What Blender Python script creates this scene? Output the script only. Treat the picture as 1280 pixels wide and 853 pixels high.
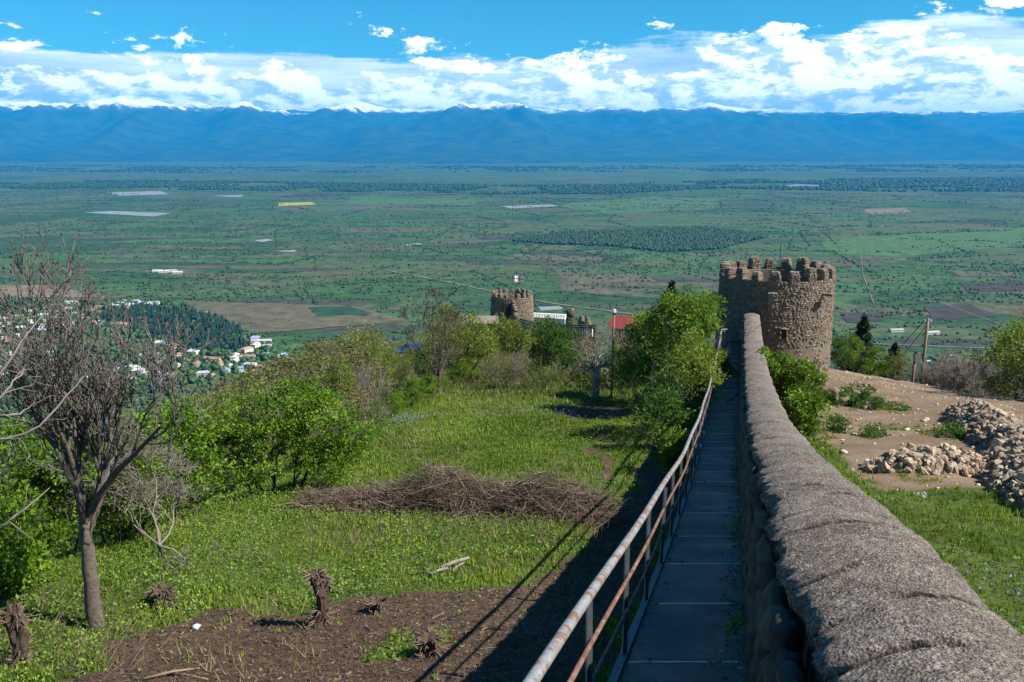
import bpy, math, random
import numpy as np
from mathutils import Vector, Matrix, Euler

R = math.radians
scene = bpy.context.scene
for o in list(bpy.data.objects):
    bpy.data.objects.remove(o)
C = scene.collection

# ------------------------------------------------------------------ camera
THETA = R(12.5)
FPX = 1100.0                       # focal length in pixels of the 1280 px wide photograph
CT, ST = math.cos(THETA), math.sin(THETA)
cam = bpy.data.cameras.new('camera')
cam.sensor_width = 36.0
cam.lens = 36.0 * FPX / 1280.0
cam.clip_start = 0.05
cam.clip_end = 200000.0
cam_o = bpy.data.objects.new('camera', cam)
C.objects.link(cam_o)
cam_o.location = (0, 0, 0)
cam_o.rotation_euler = (math.pi / 2 - THETA, 0, 0)
scene.camera = cam_o

# ------------------------------------------------------------------ light
SUN_EL = R(45)
SUN_AZ = math.atan2(0.95, -0.30)   # from +Y towards +X
SD = Vector((math.sin(SUN_AZ) * math.cos(SUN_EL), math.cos(SUN_AZ) * math.cos(SUN_EL), math.sin(SUN_EL)))
sun = bpy.data.lights.new('sun', 'SUN')
sun.energy = 5.0
sun.angle = R(0.5)
sun.color = (1.0, 0.95, 0.87)
sun_o = bpy.data.objects.new('sun', sun)
C.objects.link(sun_o)
sun_o.rotation_euler = (-SD).to_track_quat('-Z', 'Y').to_euler()

scene.view_settings.view_transform = 'Standard'
scene.view_settings.look = 'None'
scene.view_settings.exposure = 1.0
scene.view_settings.gamma = 1.0
scene.view_settings.use_curve_mapping = False
cy = scene.cycles
cy.use_denoising = True
try:
    cy.denoiser = 'OPENIMAGEDENOISE'
except Exception:
    pass
cy.max_bounces = 5
cy.diffuse_bounces = 3
cy.glossy_bounces = 2
cy.transmission_bounces = 3
cy.volume_bounces = 1
cy.transparent_max_bounces = 8
cy.caustics_reflective = False
cy.caustics_refractive = False
cy.sample_clamp_indirect = 6.0

# ------------------------------------------------------------------ node helpers
class NT:
    def __init__(s, tree):
        s.t = tree
        s.t.nodes.clear()
    def n(s, typ, ins=None, **attrs):
        nd = s.t.nodes.new(typ)
        for k, v in attrs.items():
            setattr(nd, k, v)
        if ins:
            for k, v in ins.items():
                s.set(nd, k, v)
        return nd
    def set(s, nd, k, v):
        sock = nd.inputs[k]
        if isinstance(v, bpy.types.NodeSocket):
            s.t.links.new(v, sock)
        elif isinstance(v, bpy.types.Node):
            s.t.links.new(v.outputs[0], sock)
        else:
            try:
                sock.default_value = v
            except Exception:
                sock.default_value = (*v, 1.0)
    def m(s, op, a, b=0.0, c=None, clamp=False):
        nd = s.n('ShaderNodeMath', operation=op, use_clamp=clamp)
        s.set(nd, 0, a); s.set(nd, 1, b)
        if c is not None:
            s.set(nd, 2, c)
        return nd.outputs[0]
    def vm(s, op, a, b=None, scale=None):
        nd = s.n('ShaderNodeVectorMath', operation=op)
        s.set(nd, 0, a)
        if b is not None:
            s.set(nd, 1, b)
        if scale is not None:
            s.set(nd, 'Scale', scale)
        return nd.outputs[0]
    def mix(s, f, a, b, blend='MIX'):
        nd = s.n('ShaderNodeMix', data_type='RGBA', blend_type=blend)
        s.set(nd, 0, f)
        for i, v in ((6, a), (7, b)):
            if isinstance(v, (tuple, list)) and len(v) == 3:
                v = (*v, 1.0)
            s.set(nd, i, v)
        return nd.outputs[2]
    def noise(s, vec, scale, detail=4.0, rough=0.55, dist=0.0, out=0):
        nd = s.n('ShaderNodeTexNoise', {'Scale': scale, 'Detail': detail, 'Roughness': rough, 'Distortion': dist})
        if vec is not None:
            s.set(nd, 'Vector', vec)
        return nd.outputs[out]
    def ss(s, x, lo, hi, a=0.0, b=1.0):
        nd = s.n('ShaderNodeMapRange', {'Value': x, 'From Min': lo, 'From Max': hi, 'To Min': a, 'To Max': b},
                 interpolation_type='SMOOTHSTEP')
        return nd.outputs[0]
    def ramp(s, f, stops, interp='LINEAR'):
        nd = s.n('ShaderNodeValToRGB')
        cr = nd.color_ramp
        cr.interpolation = interp
        while len(cr.elements) > 1:
            cr.elements.remove(cr.elements[-1])
        for i, (p, c) in enumerate(stops):
            e = cr.elements[0] if i == 0 else cr.elements.new(p)
            e.position = p
            e.color = (*c, 1.0) if len(c) == 3 else c
        s.set(nd, 0, f)
        return nd.outputs[0]

# ------------------------------------------------------------------ world: Nishita sky with a bank of clouds
world = bpy.data.worlds.new('World')
scene.world = world
world.use_nodes = True
w = NT(world.node_tree)
sky = w.n('ShaderNodeTexSky', sky_type='NISHITA', sun_disc=False, sun_elevation=SUN_EL, sun_rotation=SUN_AZ,
          altitude=800.0, air_density=1.0, dust_density=0.25, ozone_density=2.0)
SKY_STR = 0.060
skyc = w.n('ShaderNodeHueSaturation', {'Hue': 0.495, 'Saturation': 1.25, 'Value': 1.0, 'Color': sky.outputs[0]}).outputs[0]
skyc = w.vm('MULTIPLY', w.vm('SCALE', skyc, scale=SKY_STR), (0.36, 0.94, 1.04))
tc = w.n('ShaderNodeTexCoord')
sep = w.n('ShaderNodeSeparateXYZ', {0: tc.outputs['Generated']})
hl = w.m('SQRT', w.m('ADD', w.m('MULTIPLY', sep.outputs[0], sep.outputs[0]), w.m('MULTIPLY', sep.outputs[1], sep.outputs[1])))
hl = w.m('MAXIMUM', hl, 0.001)
hx = w.m('DIVIDE', sep.outputs[0], hl)
hy = w.m('DIVIDE', sep.outputs[1], hl)
el = w.m('DIVIDE', sep.outputs[2], hl)
def coords(kh, kv, ox=0.0, oz=0.0):
    return w.n('ShaderNodeCombineXYZ', {0: w.m('MULTIPLY_ADD', hx, kh, ox), 1: w.m('MULTIPLY', hy, kh),
                                        2: w.m('MULTIPLY_ADD', el, kv, oz)}).outputs[0]
# layer A: long flat streaks (stratus), layer B: cumulus heads
def layerA(dz=0.0):
    return w.noise(coords(3.2, 34.0, 4.3, dz), 1.0, 9.0, 0.60, 0.3)
def layerB(dx=0.0, dz=0.0):
    return w.noise(coords(12.0, 30.0, 5.7 + dx, dz), 1.0, 12.0, 0.66, 0.15)
nA, nB = layerA(), layerB()
nB2 = layerB(0.16, 0.22)
big = w.noise(coords(2.6, 3.0, 9.4), 1.0, 2.0, 0.5)
lift = w.m('MULTIPLY', w.m('SUBTRACT', big, 0.5), 0.06)
lift = w.m('ADD', lift, w.m('MULTIPLY', w.m('SUBTRACT', w.noise(coords(9.0, 14.0, 3.3), 1.0, 8.0, 0.62), 0.5), 0.05))
lift = w.m('ADD', lift, w.m('MULTIPLY', hx, 0.034))        # the bank stands higher to the east
eB = w.m('SUBTRACT', el, lift)
covA = w.ss(eB, 0.078, 0.135, 0.30, -0.22)
dA = w.ss(w.m('ADD', nA, covA), 0.50, 0.64)
covB = w.ss(eB, 0.050, 0.120, 0.17, -0.035)
covB = w.m('SUBTRACT', covB, w.ss(eB, 0.105, 0.17, 0.0, 0.10))
dB = w.ss(w.m('ADD', nB, covB), 0.51, 0.575)
lit = w.ss(w.m('SUBTRACT', nB, nB2), -0.09, 0.07)          # thin towards the sun: bright edge
colA = w.mix(w.ss(nA, 0.35, 0.68), (0.28, 0.40, 0.55), (0.74, 0.81, 0.90))
base_white = w.ss(eB, 0.045, 0.072, 1.0, 0.0)
colA = w.mix(w.m('MULTIPLY', base_white, w.ss(nB, 0.40, 0.58)), colA, (0.95, 0.98, 1.05))
colB = w.mix(lit, (0.38, 0.50, 0.64), (1.16, 1.14, 1.14))
cl = w.mix(dA, skyc, colA)
cl = w.mix(w.m('MULTIPLY', dB, 0.92), cl, colB)
hor = w.ss(el, -0.02, 0.01)
cl = w.mix(hor, skyc, cl)
bg = w.n('ShaderNodeBackground', {'Color': cl, 'Strength': 1.0})
wo = w.n('ShaderNodeOutputWorld', {'Surface': bg})

# ------------------------------------------------------------------ general helpers
rng = np.random.default_rng(11)
random.seed(5)

def ray(u, v):
    x = (u - 640.0) / FPX
    yc = (426.5 - v) / FPX
    return np.array([x, CT + yc * ST, -ST + yc * CT])

def at_depth(u, v, t):
    return ray(u, v) * t

def proj(P):
    P = np.asarray(P, float)
    x, y, z = P[..., 0], P[..., 1], P[..., 2]
    d = np.maximum(y * CT - z * ST, 1e-3)
    yc = (y * ST + z * CT) / d
    return 640 + FPX * x / d, 426.5 - FPX * yc, d

def hash2(ix, iy, seed):
    n = (ix.astype(np.int64) * 374761393 + iy.astype(np.int64) * 668265263 + seed * 974634777) & 0x7fffffff
    n = ((n ^ (n >> 13)) * 1274126177) & 0x7fffffff
    n = n ^ (n >> 16)
    return (n & 0xffff) / 65535.0

def vnoise(x, y, seed=0):
    x = np.asarray(x, float); y = np.asarray(y, float)
    ix = np.floor(x); iy = np.floor(y)
    fx = x - ix; fy = y - iy
    fx = fx * fx * (3 - 2 * fx); fy = fy * fy * (3 - 2 * fy)
    a = hash2(ix, iy, seed); b = hash2(ix + 1, iy, seed)
    c = hash2(ix, iy + 1, seed); d = hash2(ix + 1, iy + 1, seed)
    return (a * (1 - fx) + b * fx) * (1 - fy) + (c * (1 - fx) + d * fx) * fy - 0.5

def fbm(x, y, octv=4, seed=0, gain=0.5):
    s = 0; a = 1.0
    for k in range(octv):
        s = s + a * vnoise(np.asarray(x) * 2 ** k + 17.3 * k, np.asarray(y) * 2 ** k - 9.1 * k, seed + k)
        a *= gain
    return s

def sstep(x, a, b):
    t = np.clip((x - a) / (b - a), 0, 1)
    return t * t * (3 - 2 * t)

def smax0(x, k=1.0):
    return 0.5 * (x + np.sqrt(x * x + k * k))

def raw_mesh(name, V, F, smooth=False, attrs=None, mat_idx=None):
    """V (n,3); F list of int arrays (m,k)"""
    V = np.asarray(V, np.float32)
    me = bpy.data.meshes.new(name)
    F = [np.asarray(f, np.int32) for f in F if len(f)]
    nl = sum(f.size for f in F)
    npoly = sum(f.shape[0] for f in F)
    me.vertices.add(len(V))
    me.vertices.foreach_set('co', V.ravel())
    me.loops.add(nl)
    me.loops.foreach_set('vertex_index', np.concatenate([f.ravel() for f in F]))
    me.polygons.add(npoly)
    starts = []; s = 0
    for f in F:
        starts.append(s + np.arange(f.shape[0]) * f.shape[1]); s += f.size
    me.polygons.foreach_set('loop_start', np.concatenate(starts).astype(np.int32))
    me.polygons.foreach_set('use_smooth', np.full(npoly, bool(smooth)))
    if attrs:
        for k, a in attrs.items():
            a = np.asarray(a, np.float32)
            if a.ndim == 1:
                at = me.attributes.new(k, 'FLOAT', 'POINT'); at.data.foreach_set('value', a)
            else:
                at = me.attributes.new(k, 'FLOAT_COLOR', 'POINT'); at.data.foreach_set('color', a.ravel())
    me.update(calc_edges=True)
    return me

class G:
    """collects geometry for one mesh"""
    def __init__(s):
        s.v = []; s.q = []; s.t = []; s.tint = []; s.n = 0
    def add(s, V, quads=None, tris=None, tint=0.5):
        V = np.asarray(V, float).reshape(-1, 3)
        if quads is not None and len(quads):
            s.q.append(np.asarray(quads, int).reshape(-1, 4) + s.n)
        if tris is not None and len(tris):
            s.t.append(np.asarray(tris, int).reshape(-1, 3) + s.n)
        s.v.append(V)
        s.tint.append(np.broadcast_to(np.asarray(tint, float), (len(V),)))
        s.n += len(V)
        return s
    def box(s, c, size, rot=None, tint=0.5, taper=1.0):
        hx_, hy_, hz_ = np.asarray(size) / 2.0
        P = np.array([[x, y, z] for z in (-1, 1) for y in (-1, 1) for x in (-1, 1)], float)
        P[4:, :2] *= taper
        P = P * [hx_, hy_, hz_]
        if rot is not None:
            P = P @ np.array(rot).T
        s.add(P + np.asarray(c), quads=[[0, 2, 3, 1], [4, 5, 7, 6], [0, 1, 5, 4], [1, 3, 7, 5], [3, 2, 6, 7], [2, 0, 4, 6]], tint=tint)
        return s
    def tube(s, pts, rad, sides=6, cap=True, tint=0.5):
        P = np.asarray(pts, float); n = len(P)
        r = np.broadcast_to(np.asarray(rad, float), (n,))
        T = np.gradient(P, axis=0)
        T /= np.linalg.norm(T, axis=1)[:, None] + 1e-9
        ref = np.array([0.31, 0.17, 0.93]) if abs(T[0, 2]) < 0.8 else np.array([0.95, 0.2, 0.1])
        A = np.cross(T, ref); A /= np.linalg.norm(A, axis=1)[:, None] + 1e-9
        B = np.cross(T, A)
        th = np.arange(sides) / sides * 2 * np.pi
        V = P[:, None] + r[:, None, None] * (np.cos(th)[None, :, None] * A[:, None] + np.sin(th)[None, :, None] * B[:, None])
        V = V.reshape(-1, 3)
        i = np.arange(n - 1)[:, None] * sides + np.arange(sides)[None]
        j = np.arange(n - 1)[:, None] * sides + (np.arange(sides)[None] + 1) % sides
        Q = np.stack([i, j, j + sides, i + sides], -1).reshape(-1, 4)
        tr = None
        if cap:
            V = np.vstack([V, P[0], P[-1]])
            b = n * sides
            k = np.arange(sides); k2 = (k + 1) % sides
            tr = np.vstack([np.stack([k2, k, np.full(sides, b)], 1),
                            np.stack([k + (n - 1) * sides, k2 + (n - 1) * sides, np.full(sides, b + 1)], 1)])
        s.add(V, quads=Q, tris=tr, tint=tint)
        return s
    def mesh(s, name, smooth=False):
        V = np.vstack(s.v)
        F = []
        if s.q: F.append(np.vstack(s.q))
        if s.t: F.append(np.vstack(s.t))
        return raw_mesh(name, V, F, smooth, {'tint': np.concatenate(s.tint)})

def link(name, me, mat=None, parent=None, loc=None, rot=None, scale=None):
    if mat is not None and me is not None and not me.materials:
        me.materials.append(mat)
    o = bpy.data.objects.new(name, me)
    C.objects.link(o)
    if parent is not None:
        o.parent = parent
    if loc is not None:
        o.location = loc
    if rot is not None:
        o.rotation_euler = rot
    if scale is not None:
        o.scale = scale if hasattr(scale, '__len__') else (scale,) * 3
    return o

def tag(o, label=None, cat=None, group=None, kind=None):
    if label: o['label'] = label
    if cat: o['category'] = cat
    if group: o['group'] = group
    if kind: o['kind'] = kind
    return o

def thing(name, label, cat, loc=(0, 0, 0), rz=0.0, group=None, scale=1.0):
    o = bpy.data.objects.new(name, None)
    o.empty_display_size = 0.2
    C.objects.link(o)
    o.location = loc
    o.rotation_euler = (0, 0, rz)
    o.scale = scale if hasattr(scale, '__len__') else (scale,) * 3
    return tag(o, label, cat, group)

def copy_thing(src, label, loc, rz=0.0, scale=1.0, group=None):
    c = src.copy(); C.objects.link(c)
    c.location = loc; c.rotation_euler = (0, 0, rz)
    c.scale = scale if hasattr(scale, '__len__') else (scale,) * 3
    c['label'] = label
    if group: c['group'] = group
    for ch in src.children:
        k = ch.copy(); C.objects.link(k); k.parent = c
        for g in ch.children:
            kk = g.copy(); C.objects.link(kk); kk.parent = k
    return c

def rotz(a):
    c, s_ = math.cos(a), math.sin(a)
    return np.array([[c, -s_, 0], [s_, c, 0], [0, 0, 1.0]])

# ------------------------------------------------------------------ materials
MATS = {}
def mat(name, builder):
    m_ = bpy.data.materials.new(name)
    m_.use_nodes = True
    t = NT(m_.node_tree)
    out = t.n('ShaderNodeOutputMaterial')
    sh = builder(t)
    t.set(out, 'Surface', sh)
    MATS[name] = m_
    return m_

def simple(name, col, rough=0.8, var=0.25, scale=8.0, bump=0.0, metal=0.0, spec=0.3, tint=True, obj_rand=0.0):
    def b(t):
        tcn = t.n('ShaderNodeTexCoord').outputs['Object']
        nz = t.noise(tcn, scale, 6.0, 0.6)
        f = t.m('MULTIPLY_ADD', t.m('SUBTRACT', nz, 0.5), 2.0 * var, 1.0)
        if tint:
            at = t.n('ShaderNodeAttribute', attribute_name='tint')
            f = t.m('MULTIPLY', f, t.m('MULTIPLY_ADD', t.m('SUBTRACT', at.outputs['Fac'], 0.5), 0.7, 1.0))
        if obj_rand:
            oi = t.n('ShaderNodeObjectInfo')
            f = t.m('MULTIPLY', f, t.m('MULTIPLY_ADD', t.m('SUBTRACT', oi.outputs['Random'], 0.5), obj_rand, 1.0))
        c = t.vm('SCALE', t.n('ShaderNodeRGB').outputs[0], scale=f)
        for nd in t.t.nodes:
            if nd.type == 'RGB':
                nd.outputs[0].default_value = (*col, 1.0)
        p = t.n('ShaderNodeBsdfPrincipled', {'Base Color': c, 'Roughness': rough, 'Metallic': metal, 'Specular IOR Level': spec})
        if bump:
            bp = t.n('ShaderNodeBump', {'Strength': 0.7, 'Distance': bump, 'Height': t.noise(tcn, scale * 2.2, 8.0, 0.65)})
            t.set(p, 'Normal', bp)
        return p
    return mat(name, b)

def leafmat(name, dark, light, trans=0.35, rough=0.55):
    def b(t):
        at = t.n('ShaderNodeAttribute', attribute_name='tint')
        oi = t.n('ShaderNodeObjectInfo')
        c = t.mix(at.outputs['Fac'], dark, light)
        f = t.m('MULTIPLY_ADD', t.m('SUBTRACT', oi.outputs['Random'], 0.5), 0.25, 1.0)
        c = t.vm('SCALE', c, scale=f)
        p = t.n('ShaderNodeBsdfPrincipled', {'Base Color': c, 'Roughness': rough, 'Specular IOR Level': 0.25})
        tr = t.n('ShaderNodeBsdfTranslucent', {'Color': t.mix(0.45, c, (0.28, 0.34, 0.03), 'MIX')})
        return t.n('ShaderNodeMixShader', {0: trans, 1: p, 2: tr})
    return mat(name, b)

leafmat('leaf_bright', (0.036, 0.092, 0.007), (0.165, 0.290, 0.014))
leafmat('leaf_yellow', (0.070, 0.110, 0.012), (0.215, 0.270, 0.030))
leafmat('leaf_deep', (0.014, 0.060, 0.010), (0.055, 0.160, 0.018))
leafmat('leaf_olive', (0.070, 0.084, 0.020), (0.190, 0.195, 0.050), trans=0.25)
leafmat('leaf_bud', (0.095, 0.072, 0.032), (0.190, 0.155, 0.065), trans=0.2)
leafmat('leaf_dark', (0.006, 0.018, 0.008), (0.020, 0.045, 0.016), trans=0.1)
leafmat('grass', (0.075, 0.135, 0.012), (0.225, 0.315, 0.034), trans=0.30)
leafmat('weed', (0.064, 0.135, 0.016), (0.215, 0.325, 0.045), trans=0.25)
leafmat('straw', (0.110, 0.095, 0.040), (0.300, 0.250, 0.130), trans=0.2)
leafmat('rough', (0.060, 0.075, 0.020), (0.200, 0.205, 0.070), trans=0.2)
leafmat('dry_stem', (0.075, 0.050, 0.035), (0.270, 0.195, 0.140), trans=0.05)
leafmat('chips', (0.030, 0.018, 0.012), (0.260, 0.180, 0.122), trans=0.02)
leafmat('pod', (0.035, 0.018, 0.013), (0.150, 0.070, 0.048), trans=0.1)
leafmat('tree_far', (0.016, 0.038, 0.009), (0.060, 0.100, 0.020), trans=0.05)
leafmat('tree_wood', (0.012, 0.032, 0.008), (0.034, 0.066, 0.016), trans=0.05)
leafmat('conifer_far', (0.006, 0.022, 0.012), (0.018, 0.046, 0.020), trans=0.02)
simple('bark', (0.090, 0.068, 0.052), 0.95, 0.5, 9.0, 0.03)
simple('bark_grey', (0.200, 0.165, 0.135), 0.95, 0.55, 14.0, 0.02)
simple('bark_dark', (0.055, 0.042, 0.034), 0.95, 0.4, 9.0, 0.02)
simple('twig_grey', (0.175, 0.150, 0.125), 0.9, 0.3, 20.0)
simple('twig_pale', (0.215, 0.185, 0.155), 0.8, 0.3, 20.0)
simple('bark_stump', (0.085, 0.056, 0.040), 0.95, 0.8, 16.0, 0.06)
simple('bark_tree', (0.120, 0.095, 0.076), 0.95, 0.75, 11.0, 0.05)
simple('twig_tree', (0.128, 0.116, 0.102), 0.9, 0.5, 16.0)
simple('whitewash', (0.21, 0.20, 0.185), 0.9, 0.35, 9.0, 0.02)
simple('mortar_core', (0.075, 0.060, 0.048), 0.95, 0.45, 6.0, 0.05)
simple('tower_mortar', (0.150, 0.116, 0.084), 0.95, 0.35, 3.0, 0.06)
simple('tower_stone', (0.172, 0.135, 0.098), 0.9, 0.5, 6.0, 0.03)
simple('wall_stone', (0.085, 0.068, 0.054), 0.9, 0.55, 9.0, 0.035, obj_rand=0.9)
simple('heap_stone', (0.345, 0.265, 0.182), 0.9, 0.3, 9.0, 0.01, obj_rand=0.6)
simple('wood_old', (0.16, 0.115, 0.080), 0.9, 0.4, 10.0, 0.01)
simple('wood_pole', (0.215, 0.150, 0.100), 0.9, 0.35, 8.0, 0.01)
simple('white_paint', (0.74, 0.72, 0.68), 0.7, 0.12, 3.0)
simple('metal_roof_pale', (0.40, 0.40, 0.41), 0.5, 0.15, 0.2, obj_rand=0.5)
simple('metal_roof_blue', (0.20, 0.27, 0.36), 0.5, 0.15, 0.2, obj_rand=0.4)
simple('roof_rust', (0.30, 0.165, 0.120), 0.8, 0.25, 0.2, obj_rand=0.5)
simple('house_wall', (0.50, 0.44, 0.37), 0.9, 0.15, 0.2, obj_rand=0.5)
simple('roof_red', (0.17, 0.032, 0.028), 0.7, 0.2, 2.0)
simple('dark_wall', (0.060, 0.050, 0.045), 0.9, 0.3, 2.0)
simple('car_paint', (0.010, 0.022, 0.050), 0.15, 0.05, 2.0, spec=0.6)
simple('car_glass', (0.020, 0.028, 0.038), 0.05, 0.0, 2.0, spec=0.8)
simple('rubber_and_void', (0.02, 0.02, 0.02), 0.9, 0.1, 3.0)
simple('headlight_glass', (0.75, 0.78, 0.80), 0.1, 0.0, 3.0, spec=0.8)
simple('cable_black', (0.015, 0.015, 0.015), 0.6, 0.0)
simple('flag_white', (0.82, 0.80, 0.80), 0.8, 0.02)
simple('flag_red', (0.60, 0.02, 0.03), 0.8, 0.02)
simple('lamp_glass', (0.5, 0.53, 0.56), 0.3, 0.0)

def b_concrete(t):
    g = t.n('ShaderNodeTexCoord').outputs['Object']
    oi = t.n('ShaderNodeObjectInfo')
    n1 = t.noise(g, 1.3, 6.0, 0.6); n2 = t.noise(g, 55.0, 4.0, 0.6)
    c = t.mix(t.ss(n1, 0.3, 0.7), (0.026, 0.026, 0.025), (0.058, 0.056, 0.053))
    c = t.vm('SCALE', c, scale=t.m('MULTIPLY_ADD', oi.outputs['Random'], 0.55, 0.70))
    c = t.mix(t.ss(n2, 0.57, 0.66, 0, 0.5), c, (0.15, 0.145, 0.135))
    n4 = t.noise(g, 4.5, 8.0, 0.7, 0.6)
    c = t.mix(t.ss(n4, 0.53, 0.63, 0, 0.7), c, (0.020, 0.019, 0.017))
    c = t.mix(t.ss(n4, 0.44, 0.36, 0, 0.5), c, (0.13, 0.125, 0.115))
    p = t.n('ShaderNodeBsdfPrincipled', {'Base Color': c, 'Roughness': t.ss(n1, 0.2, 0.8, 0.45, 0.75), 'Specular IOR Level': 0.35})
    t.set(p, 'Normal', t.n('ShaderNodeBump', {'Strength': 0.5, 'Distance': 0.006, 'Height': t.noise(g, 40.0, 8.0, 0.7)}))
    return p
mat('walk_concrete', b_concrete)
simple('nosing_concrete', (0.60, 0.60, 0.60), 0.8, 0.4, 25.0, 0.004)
simple('beam_concrete', (0.15, 0.155, 0.16), 0.8, 0.4, 12.0, 0.006)

def b_cap(t):
    g = t.n('ShaderNodeTexCoord').outputs['Object']
    n1 = t.noise(g, 1.4, 7.0, 0.62); n2 = t.noise(g, 42.0, 5.0, 0.75); n3 = t.noise(g, 14.0, 6.0, 0.65)
    vor = t.n('ShaderNodeTexVoronoi', {'Vector': g, 'Scale': 75.0})
    c = t.mix(t.ss(n1, 0.30, 0.72), (0.125, 0.100, 0.082), (0.230, 0.190, 0.155))
    c = t.mix(t.ss(n2, 0.53, 0.62, 0, 0.70), c, (0.42, 0.355, 0.29))
    c = t.mix(t.ss(n2, 0.49, 0.38, 0, 0.85), c, (0.050, 0.041, 0.034))
    c = t.mix(t.ss(n3, 0.55, 0.75, 0, 0.5), c, (0.080, 0.069, 0.058))
    at = t.n('ShaderNodeAttribute', attribute_name='tint')
    c = t.mix(t.m('MULTIPLY', at.outputs['Fac'], 0.95), c, (0.022, 0.018, 0.014))  # dark in cracks and pits; the crack shade is painted in
    p = t.n('ShaderNodeBsdfPrincipled', {'Base Color': c, 'Roughness': 0.95, 'Specular IOR Level': 0.2})
    h = t.m('ADD', t.m('MULTIPLY', n2, 0.6), t.m('MULTIPLY', n3, 1.4))
    h = t.m('ADD', h, t.m('MULTIPLY', vor.outputs['Distance'], -0.5))
    t.set(p, 'Normal', t.n('ShaderNodeBump', {'Strength': 1.0, 'Distance': 0.028, 'Height': h}))
    return p
mat('cap_mortar', b_cap)

def b_rail(t):
    g = t.n('ShaderNodeTexCoord').outputs['Object']
    n1 = t.noise(g, 5.0, 8.0, 0.68); n2 = t.noise(g, 26.0, 6.0, 0.7)
    rust = t.ss(t.m('ADD', n1, t.m('MULTIPLY', n2, 0.35)), 0.655, 0.76)
    c = t.mix(t.ss(n2, 0.3, 0.7), (0.19, 0.195, 0.20), (0.32, 0.32, 0.315))
    c = t.mix(rust, c, t.mix(n2, (0.10, 0.042, 0.024), (0.22, 0.13, 0.085)))
    return t.n('ShaderNodeBsdfPrincipled', {'Base Color': c, 'Roughness': t.m('MULTIPLY_ADD', rust, 0.35, 0.5), 'Metallic': 0.15})
mat('rail_paint', b_rail)
simple('post_paint', (0.10, 0.11, 0.12), 0.6, 0.35, 9.0)
def b_rust(t):
    g = t.n('ShaderNodeTexCoord').outputs['Object']
    n1 = t.noise(g, 7.0, 8.0, 0.7)
    c = t.ramp(n1, [(0.30, (0.070, 0.024, 0.014)), (0.48, (0.135, 0.055, 0.032)), (0.60, (0.20, 0.115, 0.08)), (0.70, (0.30, 0.27, 0.25))])
    return t.n('ShaderNodeBsdfPrincipled', {'Base Color': c, 'Roughness': 0.85})
mat('rust_bar', b_rust)

def b_ground(t):
    g = t.n('ShaderNodeTexCoord').outputs['Object']
    at = t.n('ShaderNodeAttribute', attribute_name='mask')
    sp = t.n('ShaderNodeSeparateColor', {0: at.outputs['Color']})
    n1 = t.noise(g, 0.7, 7.0, 0.6); n2 = t.noise(g, 6.0, 8.0, 0.7); n3 = t.noise(g, 24.0, 6.0, 0.7)
    grass = t.mix(t.ss(n1, 0.35, 0.65), (0.055, 0.095, 0.016), (0.100, 0.140, 0.026))
    grass = t.mix(t.ss(n2, 0.52, 0.72, 0, 0.6), grass, (0.105, 0.085, 0.048))
    mulch = t.mix(t.ss(n2, 0.3, 0.7), (0.052, 0.033, 0.020), (0.140, 0.092, 0.060))
    mulch = t.mix(t.ss(n3, 0.62, 0.74, 0, 0.7), mulch, (0.16, 0.11, 0.08))
    tan = t.mix(t.ss(n1, 0.3, 0.7), (0.185, 0.128, 0.080), (0.275, 0.200, 0.132))
    tan = t.mix(t.ss(n2, 0.55, 0.70, 0, 0.6), tan, (0.105, 0.072, 0.046))
    tan = t.mix(t.ss(n3, 0.60, 0.72, 0, 0.7), tan, (0.32, 0.25, 0.18))
    c = t.mix(sp.outputs[0], grass, mulch)
    c = t.mix(sp.outputs[1], c, tan)
    p = t.n('ShaderNodeBsdfPrincipled', {'Base Color': c, 'Roughness': 0.97, 'Specular IOR Level': 0.15})
    h = t.m('ADD', n2, t.m('MULTIPLY', n3, 0.5))
    t.set(p, 'Normal', t.n('ShaderNodeBump', {'Strength': 0.9, 'Distance': 0.09, 'Height': h}))
    return p
mat('ground', b_ground)

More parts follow.
